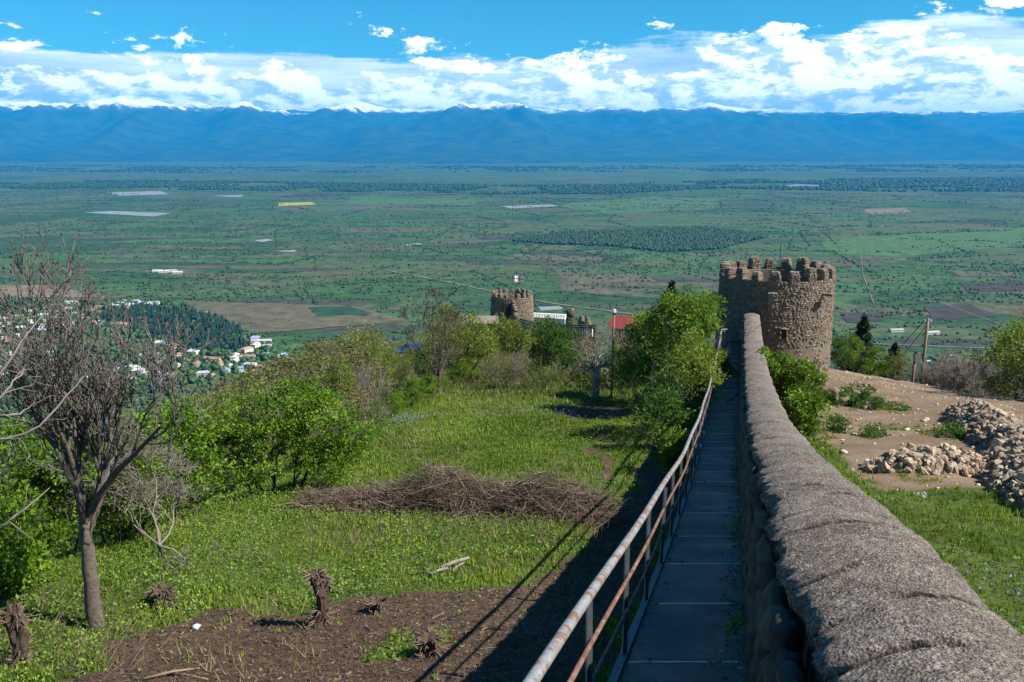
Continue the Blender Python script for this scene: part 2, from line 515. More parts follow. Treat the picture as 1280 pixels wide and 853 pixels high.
def b_plain(t):
    g = t.n('ShaderNodeTexCoord').outputs['Object']
    def rot(a, sx, sy):
        mp = t.n('ShaderNodeMapping', {'Vector': g, 'Rotation': (0, 0, a), 'Scale': (sx, sy, 1.0)})
        return mp.outputs[0]
    wob = t.n('ShaderNodeTexNoise', {'Vector': g, 'Scale': 0.0011, 'Detail': 2.0}).outputs['Color']
    def fields(a, sx, sy):
        v = t.n('ShaderNodeTexVoronoi', {'Vector': t.vm('ADD', rot(a, sx, sy), t.vm('SCALE', wob, scale=0.5)), 'Scale': 1.0, 'Randomness': 0.75}, distance='CHEBYCHEV')
        s_ = t.n('ShaderNodeSeparateColor', {0: v.outputs['Color']})
        return s_.outputs[0], s_.outputs[1]
    pal = [(0.0, (0.032, 0.066, 0.021)), (0.16, (0.050, 0.108, 0.029)), (0.30, (0.038, 0.076, 0.029)), (0.42, (0.068, 0.092, 0.034)),
           (0.54, (0.042, 0.086, 0.024)), (0.64, (0.085, 0.088, 0.042)), (0.74, (0.058, 0.110, 0.033)), (0.84, (0.098, 0.086, 0.050)),
           (0.92, (0.050, 0.045, 0.036)), (0.97, (0.046, 0.088, 0.029))]
    a1, b1 = fields(0.35, 1 / 420.0, 1 / 75.0)
    a2, b2 = fields(-0.25, 1 / 260.0, 1 / 130.0)
    a3, b3 = fields(0.10, 1 / 900.0, 1 / 700.0)
    c1 = t.ramp(a1, pal, 'CONSTANT'); c2 = t.ramp(a2, pal, 'CONSTANT'); c3 = t.ramp(a3, pal, 'CONSTANT')
    reg = t.ss(t.noise(g, 0.00045, 3.0), 0.46, 0.54)
    c = t.mix(reg, c1, c2)
    c = t.mix(t.ss(t.noise(g, 0.0007, 3.0, 0.5), 0.50, 0.58), c, c3)
    scrub = t.noise(g, 0.006, 8.0, 0.68)
    c = t.mix(t.ss(scrub, 0.53, 0.64, 0.0, 0.65), c, (0.024, 0.058, 0.020))
    br = t.noise(g, 0.0024, 7.0, 0.65)
    c = t.mix(t.ss(br, 0.54, 0.66, 0.0, 0.75), c, (0.084, 0.080, 0.043))
    fine = t.noise(g, 0.028, 9.0, 0.80)
    c = t.vm('SCALE', c, scale=t.ss(fine, 0.30, 0.70, 0.45, 1.38))
    return t.n('ShaderNodeBsdfPrincipled', {'Base Color': c, 'Roughness': 0.95, 'Specular IOR Level': 0.1})
mat('plain', b_plain)

def b_field(col):
    def b(t):
        g = t.n('ShaderNodeTexCoord').outputs['Object']
        n1 = t.noise(g, 0.02, 9.0, 0.75)
        c = t.mix(t.ss(n1, 0.3, 0.7), tuple(x * 0.6 for x in col), tuple(x * 1.3 for x in col))
        return t.n('ShaderNodeBsdfPrincipled', {'Base Color': c, 'Roughness': 0.95, 'Specular IOR Level': 0.1})
    return b
mat('field_tan', b_field((0.170, 0.128, 0.082)))
mat('field_brown', b_field((0.100, 0.088, 0.050)))
mat('field_plowed', b_field((0.050, 0.042, 0.036)))
mat('field_green', b_field((0.062, 0.118, 0.036)))
mat('field_dark', b_field((0.024, 0.062, 0.026)))
mat('field_yellow', b_field((0.30, 0.29, 0.03)))
mat('plastic_sheet', b_field((0.20, 0.215, 0.23)))
mat('road_dust', b_field((0.190, 0.155, 0.110)))

def b_mount(t):
    ge = t.n('ShaderNodeNewGeometry')
    g = t.n('ShaderNodeTexCoord').outputs['Object']
    z = t.n('ShaderNodeSeparateXYZ', {0: g}).outputs[2]
    slope = t.n('ShaderNodeSeparateXYZ', {0: ge.outputs['Normal']}).outputs[2]
    n1 = t.noise(g, 0.0016, 9.0, 0.68)
    n2 = t.noise(g, 0.00035, 5.0, 0.6)
    forest = t.mix(t.ss(n1, 0.35, 0.65), (0.014, 0.032, 0.018), (0.036, 0.056, 0.028))
    rock = t.mix(n1, (0.07, 0.065, 0.06), (0.13, 0.12, 0.11))
    c = t.mix(t.ss(z, 1150.0, 1650.0), forest, rock)
    lev = t.m('ADD', z, t.m('MULTIPLY', t.m('SUBTRACT', n1, 0.5), 900.0))
    lev = t.m('ADD', lev, t.m('MULTIPLY', t.m('SUBTRACT', n2, 0.5), 700.0))
    c = t.mix(t.ss(lev, 1400.0, 1600.0), c, (0.86, 0.88, 0.92))
    return t.n('ShaderNodeBsdfPrincipled', {'Base Color': c, 'Roughness': 0.9, 'Specular IOR Level': 0.1})
mat('mountain', b_mount)

# ------------------------------------------------------------------ geometry of the wall line and the terrain
WA, WB = 0.24, 0.262               # wall face: x = WA + WB*y
def wx(y): return WA + WB * np.asarray(y, float)
_zy = [-6, 0, 6.83, 9.4, 13.5, 18, 22, 27.5, 34, 40, 47, 52, 60]
_zz = [-1.10, -2.72, -4.56, -5.25, -6.32, -7.42, -8.20, -9.18, -10.10, -10.75, -11.28, -11.55, -11.9]
def zwalk(y):
    y = np.asarray(y, float)
    s_ = 0
    for d in (-1.6, -0.8, 0, 0.8, 1.6):
        s_ = s_ + np.interp(y + d, _zy, _zz)
    return s_ / 5

PLAIN = -400.0
_ly = [-30, -5, 5, 12, 14.4, 22.8, 35, 47, 60, 80, 112, 140, 150, 165, 200, 300, 1250, 3000]
_lz = [-1.5, -4.9, -6.5, -8.0, -8.5, -9.8, -11.6, -13.4, -16.2, -21, -27, -28.6, -30.5, -38, -58, -110, -404, -404]
_ry = [-30, -5, 5, 10.6, 21.7, 35, 50, 56, 62, 72, 100, 170, 300, 1250, 3000]
_rz = [2, -3.2, -5.2, -6.3, -8.15, -10.5, -13.0, -13.8, -14.9, -19.5, -34, -60, -102, -404, -404]
_ey = [-30, 0, 14, 22, 28.6, 39, 48, 60, 80, 112, 140, 165, 300]
_ex = [-14, -14, -13, -10, -7.0, -6.5, -5.5, -8, -12, -17, -12, -6, 20]
_qy = [-30, 0, 30, 45, 60, 100]
_qx = [34, 30, 27, 23, 21, 20]
MOUNDS = []      # (x, y, rx, ry, angle, height)
def Hraw(x, y):
    x = np.asarray(x, float); y = np.asarray(y, float)
    zl = np.interp(y, _ly, _lz); zr = np.interp(y, _ry, _rz)
    xe = np.interp(y, _ey, _ex); xq = np.interp(y, _qy, _qx)
    zl = zl - 0.42 * (smax0(xe - x, 2.0))
    zr = zr - 0.34 * (smax0(x - xq, 3.0))
    q = x - wx(np.minimum(y, 58))
    wd = np.interp(y, [50, 75, 120], [0.0, 6.0, 18.0])
    k = sstep(q, -0.75 - wd, 0.55 + wd)
    z = zl * (1 - k) + zr * k
    near = 1 - sstep(y, 150, 400)
    z = z + near * (0.28 * fbm(x * 0.23, y * 0.23, 4, 3) + 0.10 * fbm(x * 1.3, y * 1.3, 3, 9)) * (1 - 0.0 * k)
    z = z + (1 - near) * 9.0 * fbm(x * 0.006, y * 0.006, 5, 21)
    return np.maximum(z, PLAIN - 4)
def H(x, y):
    z = Hraw(x, y)
    for (mx, my, rx, ry, a, h) in MOUNDS:
        dx = (x - mx) * math.cos(a) + (y - my) * math.sin(a)
        dy = -(x - mx) * math.sin(a) + (y - my) * math.cos(a)
        r2 = (dx / rx) ** 2 + (dy / ry) ** 2
        z = z + h * np.clip(1 - r2, 0, 1) ** 0.8
    return z
def ground(u, v, tmin=3.0, tmax=400.0):
    d = ray(u, v)
    ts = np.geomspace(tmin, tmax, 1500)
    P = ts[:, None] * d
    hit = np.nonzero(P[:, 2] < H(P[:, 0], P[:, 1]))[0]
    i = hit[0] if len(hit) else len(ts) - 1
    p = P[i].copy(); p[2] = float(H(p[0], p[1]))
    return p
def gxy(x, y, dz=0.0):
    return np.array([x, y, float(H(x, y)) + dz])
def by_depth(u, t):
    """a ground point in picture column u at distance t"""
    x = (u - 640) / FPX * t
    y = t * CT
    for _ in range(12):
        z = float(H(x, y)); y = (t + z * ST) / CT
    return np.array([x, y, float(H(x, y))])

# heap positions (from the ground the stones lie on)
pA = ground(1160, 585); pB0 = ground(1208, 517); pB1 = ground(1272, 570); pB2 = ground(1312, 640)
MOUNDS.append((pA[0], pA[1], 1.55, 0.95, 0.0, 0.42))
for k, (p0, p1) in enumerate(((pB0, pB1), (pB1, pB2))):
    c = (p0 + p1) / 2; d = p1 - p0; L = math.hypot(d[0], d[1])
    MOUNDS.append((c[0], c[1], L * 0.70, 1.0, math.atan2(d[1], d[0]), 0.62))
pD = ground(1165, 472)
MOUNDS.append((pD[0] - 1.0, pD[1], 3.0, 1.6, -0.3, 0.55))

# ground masks, as polygons on the ground
def poly_px(pts):
    return np.array([ground(u, v)[:2] for u, v in pts])
def inpoly(x, y, P):
    r = np.zeros(np.shape(x), bool)
    j = len(P) - 1
    for i in range(len(P)):
        xi, yi = P[i]; xj, yj = P[j]
        cnd = ((yi > y) != (yj > y)) & (x < (xj - xi) * (y - yi) / (yj - yi + 1e-12) + xi)
        r ^= cnd; j = i
    return r
MULCH = poly_px([(90, 852), (150, 800), (230, 772), (330, 768), (430, 752), (520, 744), (620, 738), (690, 712), (735, 690), (770, 660), (820, 560),
                 (850, 560), (840, 640), (760, 800), (700, 1100), (300, 1100), (60, 1000)])
MULCH2 = poly_px([(690, 512), (745, 503), (800, 512), (810, 522), (760, 526), (700, 522)])
MULCH3 = poly_px([(748, 540), (760, 540), (765, 600), (745, 605)])
GREENIN = poly_px([(455, 832), (470, 805), (540, 785), (545, 800), (500, 835)])
TAN = poly_px([(940, 470), (1040, 458), (1140, 458), (1220, 488), (1300, 520), (1400, 560), (1400, 700), (1290, 640), (1240, 612), (1120, 615), (1085, 600), (1030, 555), (960, 520)])
def masks(x, y):
    wxn = x + 0.9 * fbm(x * 0.7, y * 0.7, 4, 41); wyn = y + 0.9 * fbm(x * 0.7, y * 0.7, 4, 57)
    mu = (inpoly(wxn, wyn, MULCH) & ~inpoly(wxn, wyn, GREENIN)) | inpoly(wxn, wyn, MULCH2) | inpoly(wxn, wyn, MULCH3)
    ta = inpoly(wxn, wyn, TAN)
    return mu.astype(float), ta.astype(float)

# ------------------------------------------------------------------ the setting: hillside, plain, mountains
def axis(segs):
    out = []
    for a, b, st in segs:
        out.append(np.arange(a, b, st))
    return np.concatenate(out + [np.array([segs[-1][1]])])
xs = axis([(-3000, -600, 120), (-600, -150, 22), (-150, -40, 5), (-40, -16, 0.8), (-16, 28, 0.22), (28, 60, 0.8), (60, 150, 5), (150, 600, 22), (600, 3000, 120)])
ys = axis([(-60, -4, 4), (-4, 3, 0.8), (3, 60, 0.25), (60, 110, 0.8), (110, 180, 2), (180, 400, 10), (400, 2000, 50)])
XX, YY = np.meshgrid(xs, ys)
ZZ = H(XX, YY)
mu, ta = masks(XX, YY)
nxg, nyg = len(xs), len(ys)
def gridfaces(nx_, ny_):
    i = np.arange(ny_ - 1)[:, None] * nx_ + np.arange(nx_ - 1)[None]
    return np.stack([i, i + 1, i + nx_ + 1, i + nx_], -1).reshape(-1, 4)
mk = np.stack([mu.ravel(), ta.ravel(), np.zeros(mu.size), np.ones(mu.size)], 1)
me = raw_mesh('hillside', np.stack([XX.ravel(), YY.ravel(), ZZ.ravel()], 1), [gridfaces(nxg, nyg)], True, {'mask': mk})
tag(link('hillside', me, MATS['ground']), kind='structure')

px_ = np.linspace(-60000, 60000, 61); py_ = np.linspace(-1500, 58000, 41)
X2, Y2 = np.meshgrid(px_, py_)
me = raw_mesh('valley_plain', np.stack([X2.ravel(), Y2.ravel(), np.full(X2.size, PLAIN)], 1), [gridfaces(len(px_), len(py_))], True)
tag(link('valley_plain', me, MATS['plain']), kind='structure')

# mountain range
crest_u = [-700, -300, 0, 50, 100, 138, 160, 178, 200, 240, 270, 320, 350, 400, 430, 455, 480, 510, 600, 625, 650, 680, 740, 800, 850, 870, 905, 960, 1000, 1100, 1180, 1280, 1600, 2000]
crest_v = [128, 124, 121, 124, 129, 133, 126, 122, 124, 131, 132, 127, 135, 137, 134, 127, 132, 135, 136, 133, 131, 136, 134, 138, 133, 129, 134, 136, 139, 136, 134, 135, 130, 128]
mx = np.linspace(-52000, 52000, 640); my = np.linspace(20500, 50000, 190)
MX, MY = np.meshgrid(mx, my)
YC = 40000.0
uu = 640 + FPX * (MX / MY) / 1.03
cz = np.interp(uu, crest_u, crest_v)
yc_ = (426.5 - cz) / FPX
ccrest = (-ST + yc_ * CT) / (CT + yc_ * ST) * YC
rise = sstep(MY + 2600 * fbm(MX / 5200, MY * 0 + 3, 3, 5) * 2, 22500, YC)
ridge = 1 - np.abs(fbm(MX / 3600 + MY / 30000, MY / 9000, 5, 33, 0.52)) * 2.0
ridge = np.clip(ridge, 0, 1)
ridge2 = 1 - np.abs(fbm(MX / 1300 + 4, MY / 2600, 4, 77, 0.55)) * 2.0
prof = np.where(MY < YC, rise ** 1.15, 1 - 0.5 * (MY - YC) / 10000)
mod = 0.54 + 0.44 * ridge ** 1.2 + 0.09 * ridge2
mod = np.where(MY < YC, mod * (1 - sstep(MY, YC - 6000, YC)) + sstep(MY, YC - 6000, YC) * (0.91 + 0.07 * ridge2 + 0.03 * ridge), 0.90 + 0.06 * ridge2)
MZ = PLAIN - 30 + (ccrest - PLAIN) * prof * mod
me = raw_mesh('mountain_range', np.stack([MX.ravel(), MY.ravel(), MZ.ravel()], 1), [gridfaces(len(mx), len(my))], True)
tag(link('mountain_range', me, MATS['mountain']), kind='structure')
TOPZ = float(MZ.max())

# haze: the air of the valley
hb = G().box((0, 29000, (TOPZ + 60 + PLAIN - 40) / 2), (130000, 64000, (TOPZ + 60) - (PLAIN - 40)))
hme = hb.mesh('haze')
hm = bpy.data.materials.new('haze_air'); hm.use_nodes = True
ht = NT(hm.node_tree)
hv = ht.n('ShaderNodeVolumePrincipled', {'Color': (0.004, 0.41, 0.95, 1), 'Density': 2.7e-5, 'Anisotropy': 0.0})
ht.n('ShaderNodeOutputMaterial', {'Volume': hv})
hz_o = tag(link('haze', hme, hm), 'pale blue haze filling the wide valley air', 'haze', kind='stuff')

# ------------------------------------------------------------------ valley: fields, roads, woods, trees, village
def on_plain(u, v, z=PLAIN):
    d = ray(u, v)
    return d * (z / d[2])
def sheet(name, pts, m, dz=1.0, ragged=0.0):
    P = []
    n = len(pts)
    for i in range(n):
        a = on_plain(*pts[i]); b = on_plain(*pts[(i + 1) % n])
        for k in range(4):
            p = a + (b - a) * k / 4
            P.append([p[0] + ragged * rng.normal(), p[1] + ragged * rng.normal(), PLAIN + dz])
    me = bpy.data.meshes.new(name)
    me.from_pydata([tuple(p) for p in P], [], [list(range(len(P)))])
    if me.polygons[0].normal.z < 0:
        me.flip_normals()
    return tag(link(name, me, MATS[m]), kind='structure')
sheet('field', [(-20, 357), (60, 357), (125, 372), (-20, 372)], 'field_tan', 1.0, 4)
sheet('field', [(230, 377), (440, 383), (520, 402), (300, 418), (240, 396)], 'field_brown', 1.2, 6)
sheet('field', [(385, 386), (440, 384), (465, 393), (400, 396)], 'field_dark', 2.0, 9)
sheet('field', [(345, 254), (388, 253), (395, 256), (352, 258)], 'field_yellow', 1.0, 8)
sheet('field', [(102, 266), (140, 264), (215, 267), (190, 271)], 'plastic_sheet', 1.0, 5)
sheet('field', [(134, 241), (200, 239), (212, 243), (150, 245)], 'plastic_sheet', 1.0, 5)
sheet('field', [(265, 245), (305, 244), (300, 247)], 'plastic_sheet', 1.0, 5)
sheet('field', [(940, 234), (1000, 231), (1055, 232), (1050, 236), (960, 237)], 'plastic_sheet', 1.0, 10)
sheet('field', [(318, 301), (335, 299), (342, 301), (325, 303)], 'plastic_sheet', 1.0, 3)
sheet('field', [(340, 314), (372, 313), (368, 316)], 'plastic_sheet', 1.0, 3)
sheet('field', [(625, 258), (690, 256), (697, 258), (640, 261)], 'plastic_sheet', 1.0, 5)
sheet('field', [(190, 338), (220, 337), (228, 341), (195, 341)], 'plastic_sheet', 1.0, 3)
sheet('field', [(502, 306), (522, 304), (528, 306), (508, 308)], 'plastic_sheet', 1.0, 3)
sheet('field', [(672, 384), (700, 383), (705, 387), (676, 389)], 'plastic_sheet', 1.0, 2)
sheet('field', [(1155, 383), (1215, 381), (1245, 396), (1165, 401)], 'field_plowed', 1.2, 3)
sheet('field', [(1200, 355), (1275, 353), (1290, 363), (1210, 366)], 'field_plowed', 1.2, 3)
sheet('field', [(1050, 392), (1100, 391), (1108, 402), (1058, 404)], 'field_plowed', 1.2, 3)
sheet('field', [(1190, 340), (1270, 340), (1275, 345), (1200, 346)], 'field_brown', 1.2, 3)
sheet('field', [(1020, 300), (1280, 284), (1290, 306), (1120, 322), (1040, 318)], 'field_green', 0.9, 8)
sheet('field', [(690, 256), (820, 246), (900, 250), (890, 262), (740, 268)], 'field_green', 0.9, 8)
sheet('field', [(440, 246), (600, 250), (590, 258), (430, 256)], 'field_green', 0.8, 8)
sheet('field', [(640, 318), (760, 322), (740, 328), (630, 324)], 'field_brown', 0.8, 8)
sheet('field', [(700, 345), (800, 342), (820, 352), (720, 356)], 'field_brown', 0.8, 8)
sheet('field', [(1080, 262), (1130, 260), (1140, 266), (1085, 268)], 'field_tan', 0.8, 8)

def road_strip(name, pts, width, dz=1.6):
    P = np.array([on_plain(*p) for p in pts])
    tt = np.linspace(0, len(P) - 1, 40)
    Q = np.stack([np.interp(tt, np.arange(len(P)), P[:, k]) for k in range(3)], 1)
    T = np.gradient(Q, axis=0); T /= np.linalg.norm(T, axis=1)[:, None]
    N = np.stack([-T[:, 1], T[:, 0], 0 * T[:, 0]], 1)
    V = np.vstack([Q + N * width / 2, Q - N * width / 2]); V[:, 2] = PLAIN + dz
    n = len(Q); i = np.arange(n - 1)
    me = raw_mesh(name, V, [np.stack([i + n, i + n + 1, i + 1, i], 1)])
    return tag(link(name, me, MATS['road_dust']), kind='structure')
road_strip('road', [(480, 338), (560, 353), (620, 366), (690, 380), (780, 392), (900, 405)], 9)
road_strip('road', [(1000, 428), (1100, 431), (1200, 435), (1300, 437)], 7)
road_strip('road', [(1075, 312), (1079, 345), (1092, 380)], 2.5)
road_strip('road', [(1120, 372), (1180, 380), (1260, 410)], 3)
road_strip('road', [(60, 357), (130, 372), (90, 395)], 6)

# low poly crowns for the far trees
def ico(sub=0):
    import bmesh
    bm = bmesh.new(); bmesh.ops.create_icosphere(bm, subdivisions=sub + 1, radius=1.0)
    V = np.array([v.co[:] for v in bm.verts]); F = np.array([[v.index for v in f.verts] for f in bm.faces])
    bm.free(); return V, F
ICO0, ICO1 = ico(0), ico(1)
def blob_trees(name, P, r, h, m, base=ICO0, label=None, cat=None, conic=0.0, tintv=None, rough=0.25, parent=None):
    V0, F0 = base
    n = len(P); k = len(V0)
    jit = 1 + rough * rng.normal(size=(n, k, 1))
    V = V0[None] * jit
    a = rng.uniform(0, 2 * np.pi, n); c, s_ = np.cos(a)[:, None], np.sin(a)[:, None]
    x = V[..., 0] * c - V[..., 1] * s_; y = V[..., 0] * s_ + V[..., 1] * c; z = V[..., 2]
    f = 1 - conic * (z + 1) / 2
    x = x * f; y = y * f
    W = np.stack([x * r[:, None], y * r[:, None], (z + 0.9) * h[:, None] / 2], -1) + P[:, None]
    F = (F0[None] + (np.arange(n) * k)[:, None, None]).reshape(-1, 3)
    tv = rng.uniform(0.1, 0.9, n) if tintv is None else tintv
    me = raw_mesh(name, W.reshape(-1, 3), [F], True, {'tint': np.repeat(tv, k)})
    o = link(name, me, MATS[m], parent)
    if label:
        tag(o, label, cat, kind='stuff')
    return o
def scatter_px(n, poly, jitter=None):
    P = np.array([on_plain(u, v)[:2] for u, v in poly])
    lo, hi = P.min(0), P.max(0)
    out = []
    while sum(len(q) for q in out) < n:
        q = rng.uniform(lo, hi, (n * 3, 2))
        out.append(q[inpoly(q[:, 0], q[:, 1], P)])
    q = np.vstack(out)[:n]
    return np.column_stack([q, np.full(n, PLAIN)])
# scattered field trees and hedgerows
pts = []
n0 = 9000
D = 1300 * (11000 / 1300) ** rng.uniform(0, 1, n0 * 3)
A_ = rng.uniform(-0.72, 0.72, n0 * 3)
cx_, cy_ = D * np.sin(A_), D * np.cos(A_)
dens = fbm(cx_ / 420, cy_ / 420, 4, 88) + 0.3 * fbm(cx_ / 1600, cy_ / 1600, 2, 19)
keep = dens > 0.24
pts.append(np.column_stack([cx_[keep], cy_[keep]]))
for k in range(800):
    d = 1400 * (9500 / 1400) ** rng.uniform(); a = rng.uniform(-0.68, 0.68)
    ang = (0.35 if rng.uniform() < .55 else -0.25) + (math.pi / 2 if rng.uniform() < .35 else 0) + rng.normal() * 0.08
    L = rng.uniform(80, 420) * (1 + d / 6000); nn = int(L / rng.uniform(9, 18))
    t_ = rng.uniform(-L / 2, L / 2, nn)
    pts.append(np.column_stack([d * math.sin(a) + t_ * math.cos(ang) + rng.normal(size=nn) * 3, d * math.cos(a) + t_ * math.sin(ang) + rng.normal(size=nn) * 3]))
P = np.vstack(pts)
BARE = [np.array([on_plain(u, v)[:2] for u, v in pl]) for pl in
        ([(-20, 355), (60, 355), (128, 373), (-20, 373)], [(1155, 383), (1215, 381), (1245, 396), (1165, 401)])]
for pl in BARE:
    P = P[~inpoly(P[:, 0], P[:, 1], pl)]
FLD = np.array([on_plain(u, v)[:2] for u, v in [(230, 377), (440, 383), (520, 402), (300, 418), (240, 396)]])
inf = inpoly(P[:, 0], P[:, 1], FLD)
P = P[~inf | (rng.uniform(size=len(P)) < 0.06)]
P = np.column_stack([P, np.full(len(P), PLAIN)])
dist = np.hypot(P[:, 0], P[:, 1])
rr = rng.uniform(1.2, 3.2, len(P)) * (1 + dist / 9000)
blob_trees('field_trees', P, rr, rr * rng.uniform(1.2, 2.0, len(P)), 'tree_far', ICO0, 'scattered dark green trees and hedgerows over the valley fields', 'trees')
# dark wood in the fields
P = scatter_px(6500, [(640, 302), (700, 292), (800, 288), (880, 285), (925, 290), (960, 297), (920, 306), (900, 312), (830, 316), (760, 308), (690, 306)])
rr = rng.uniform(3.5, 7.5, len(P))
blob_trees('distant_wood', P, rr, rng.uniform(8, 16, len(P)), 'tree_wood', ICO0, 'dark green wood standing among the pale fields', 'wood')
# riverside forest band, far across the plain
P1 = scatter_px(19000, [(-40, 229), (200, 226), (420, 229), (600, 232), (760, 232), (900, 226), (1100, 224), (1320, 222), (1320, 240), (1100, 240), (900, 236), (760, 243), (600, 244), (420, 240), (200, 237), (-40, 236)])
P2 = scatter_px(9000, [(-40, 206), (300, 208), (640, 208), (900, 207), (1320, 206), (1320, 214), (900, 216), (640, 215), (300, 217), (-40, 214)])
P = np.vstack([P1, P2])
n_ = fbm(P[:, 0] / 900, P[:, 1] / 500, 4, 71)
P = P[n_ > np.where(np.arange(len(P)) < 19000, -0.20, 0.08)]
dist = np.hypot(P[:, 0], P[:, 1])
rr = rng.uniform(9, 22, len(P)) * dist / 10000
blob_trees('riverside_forest', P, rr, rng.uniform(10, 24, len(P)), 'tree_wood', ICO0, 'long dark forest band following the river across the plain', 'forest')
# village greenery and conifer wood
VILL = [(-30, 372), (120, 376), (230, 382), (330, 420), (350, 445), (420, 470), (330, 520), (-30, 560)]
P = scatter_px(2600, VILL)
ok = P[:, 2] > Hraw(P[:, 0], P[:, 1])
P = P[ok]
rr = rng.uniform(3.0, 6.5, len(P))
blob_trees('village_trees', P, rr, rng.uniform(6, 12, len(P)), 'tree_far', ICO1, 'leafy green trees between the village houses in the valley', 'trees', rough=0.18)
CONI = [(118, 398), (170, 385), (225, 390), (270, 398), (300, 412), (310, 440), (260, 442), (215, 432), (160, 412)]
P = scatter_px(1150, CONI)
rr = rng.uniform(3.0, 5.0, len(P))
blob_trees('conifer_wood', P, rr, rng.uniform(12, 22, len(P)), 'conifer_far', ICO1, 'dark conifer wood on the edge of the valley village', 'wood', conic=0.75, rough=0.15)

# village houses
def house_mesh(w_, d_, hw, hr, hip):
    g = G(); g.box((0, 0, hw / 2), (w_, d_, hw)); wall = g.mesh('wall')
    e = 0.5; x, y = w_ / 2 + e, d_ / 2 + e; i = min(w_, d_) * 0.35 if hip else 0
    V = [[-x, -y, hw - .1], [x, -y, hw - .1], [x, y, hw - .1], [-x, y, hw - .1], [-x + i, 0, hw + hr], [x - i, 0, hw + hr]]
    r = G().add(V, quads=[[0, 1, 5, 4], [2, 3, 4, 5], [3, 2, 1, 0]], tris=[[1, 2, 5], [3, 0, 4]]).mesh('roof')
    wn = G()
    for sx in (-.3, 0.0, .3):
        for sy in (-1, 1):
            wn.box((sx * w_, sy * (d_ / 2 + .03), hw * 0.55), (1.4, .12, 1.5))
    return wall, r, wn.mesh('window')
HM = [house_mesh(14, 9, 4.5, 2.6, True), house_mesh(18, 10, 6, 2.2, True), house_mesh(11, 8, 4, 2.2, False), house_mesh(24, 9, 4, 1.8, False)]
for hm_ in HM:
    hm_[2].materials.append(MATS['dark_wall'])
HT = [('metal_roof_pale', 'pale metal roofed house among trees in the valley village', 'pale roofed village houses'),
      ('metal_roof_blue', 'slate blue roofed house among trees in the valley village', 'blue roofed village houses'),
      ('roof_rust', 'reddish brown roofed house among trees in the valley village', 'brown roofed village houses')]
_mc = {}
def house(p, rz, variant, ht, label=None, group=None, sc=1.0):
    key = (variant, ht)
    if key not in _mc:
        wl, rf, wn = HM[variant]
        wl2 = wl.copy(); wl2.materials.append(MATS['house_wall'])
        rf2 = rf.copy(); rf2.materials.append(MATS[HT[ht][0]])
        _mc[key] = (wl2, rf2, wn)
    wl2, rf2, wn = _mc[key]
    t = thing('village_house', label or HT[ht][1], 'house', p, rz, group or (HT[ht][2] if not label else None), sc)
    link('wall', wl2, None, t); link('roof', rf2, None, t)
    return t
HP = []
tries = 0
while len(HP) < 150 and tries < 4000:
    tries += 1
    p = scatter_px(1, VILL)[0]
    u, v, _ = proj(p)
    cl_ = fbm(p[0] / 160, p[1] / 160, 2, 6)
    if cl_ < -0.12 or inpoly(np.array(u), np.array(v), np.array(CONI, float)) or p[2] < Hraw(p[0], p[1]) + 1 or v > 475:
        continue
    if any(math.hypot(p[0] - q[0], p[1] - q[1]) < 21 for q in HP):
        continue
    HP.append(p)
for i, p in enumerate(HP):
    ht_ = int(rng.choice([0, 0, 0, 1, 2, 2]))
    house(p, rng.uniform(-0.5, 0.5) + (math.pi / 2 if rng.uniform() < .3 else 0), int(rng.integers(0, 4)), ht_, sc=rng.uniform(1.0, 1.5))
house(on_plain(328, 429), 0.12, 3, 0, 'long white roofed warehouse standing apart at the village edge', sc=1.5)
house(on_plain(150, 410), -0.1, 1, 2, 'large tan block standing before the dark conifer wood', sc=1.7)
for u, v in ((1082, 437), (1160, 453), (1175, 461), (1213, 462), (1095, 444), (1262, 466), (1115, 441), (1190, 447)):
    house(on_plain(u, v), rng.uniform(-.4, .4), int(rng.integers(0, 3)), 0, 'pale roofed farmhouse below the roadside poles', 'farmhouses by the valley road', sc=0.7)
for u, v in ((205, 341), (214, 340), (197, 340), (222, 342), (1120, 415), (1165, 418)):
    house(on_plain(u, v), 0.2, 3, 0, 'long pale farm shed alone among the open fields', 'sheds in the fields', sc=1.3)

# ------------------------------------------------------------------ pebble-like stones (shared shapes)
def pebble(seed, seg=7, rings=3, rough=0.15, boxy=0.55):
    r_ = np.random.default_rng(seed)
    V = [[0, 0, 1.0]]
    for i in range(1, rings + 1):
        ph = math.pi * i / (rings + 1)
        for j in range(seg):
            th = 2 * math.pi * (j + 0.5 * (i % 2)) / seg
            V.append([math.sin(ph) * math.cos(th), math.sin(ph) * math.sin(th), math.cos(ph)])
    V.append([0, 0, -1.0])
    V = np.array(V)
    Vb = V / (np.abs(V).max(1)[:, None] ** boxy)
    Vb *= 1 + rough * r_.normal(size=(len(V), 1))
    T = []; Q = []
    for j in range(seg):
        T.append([0, 1 + j, 1 + (j + 1) % seg])
        b = 1 + (rings - 1) * seg
        T.append([b + (j + 1) % seg, b + j, len(V) - 1])
        for i in range(rings - 1):
            a = 1 + i * seg
            Q.append([a + j, a + seg + j, a + seg + (j + 1) % seg, a + (j + 1) % seg])
    return Vb, np.array(Q), np.array(T)
PEB = [pebble(s) for s in range(10)]
def add_pebbles(g, P, S, Rm, tint):
    """many stones in one mesh: centres, half sizes, rotation matrices"""
    for k in range(len(P)):
        V, Q, T = PEB[k % len(PEB)]
        g.add((V * S[k]) @ Rm[k].T + P[k], Q, T, tint[k])

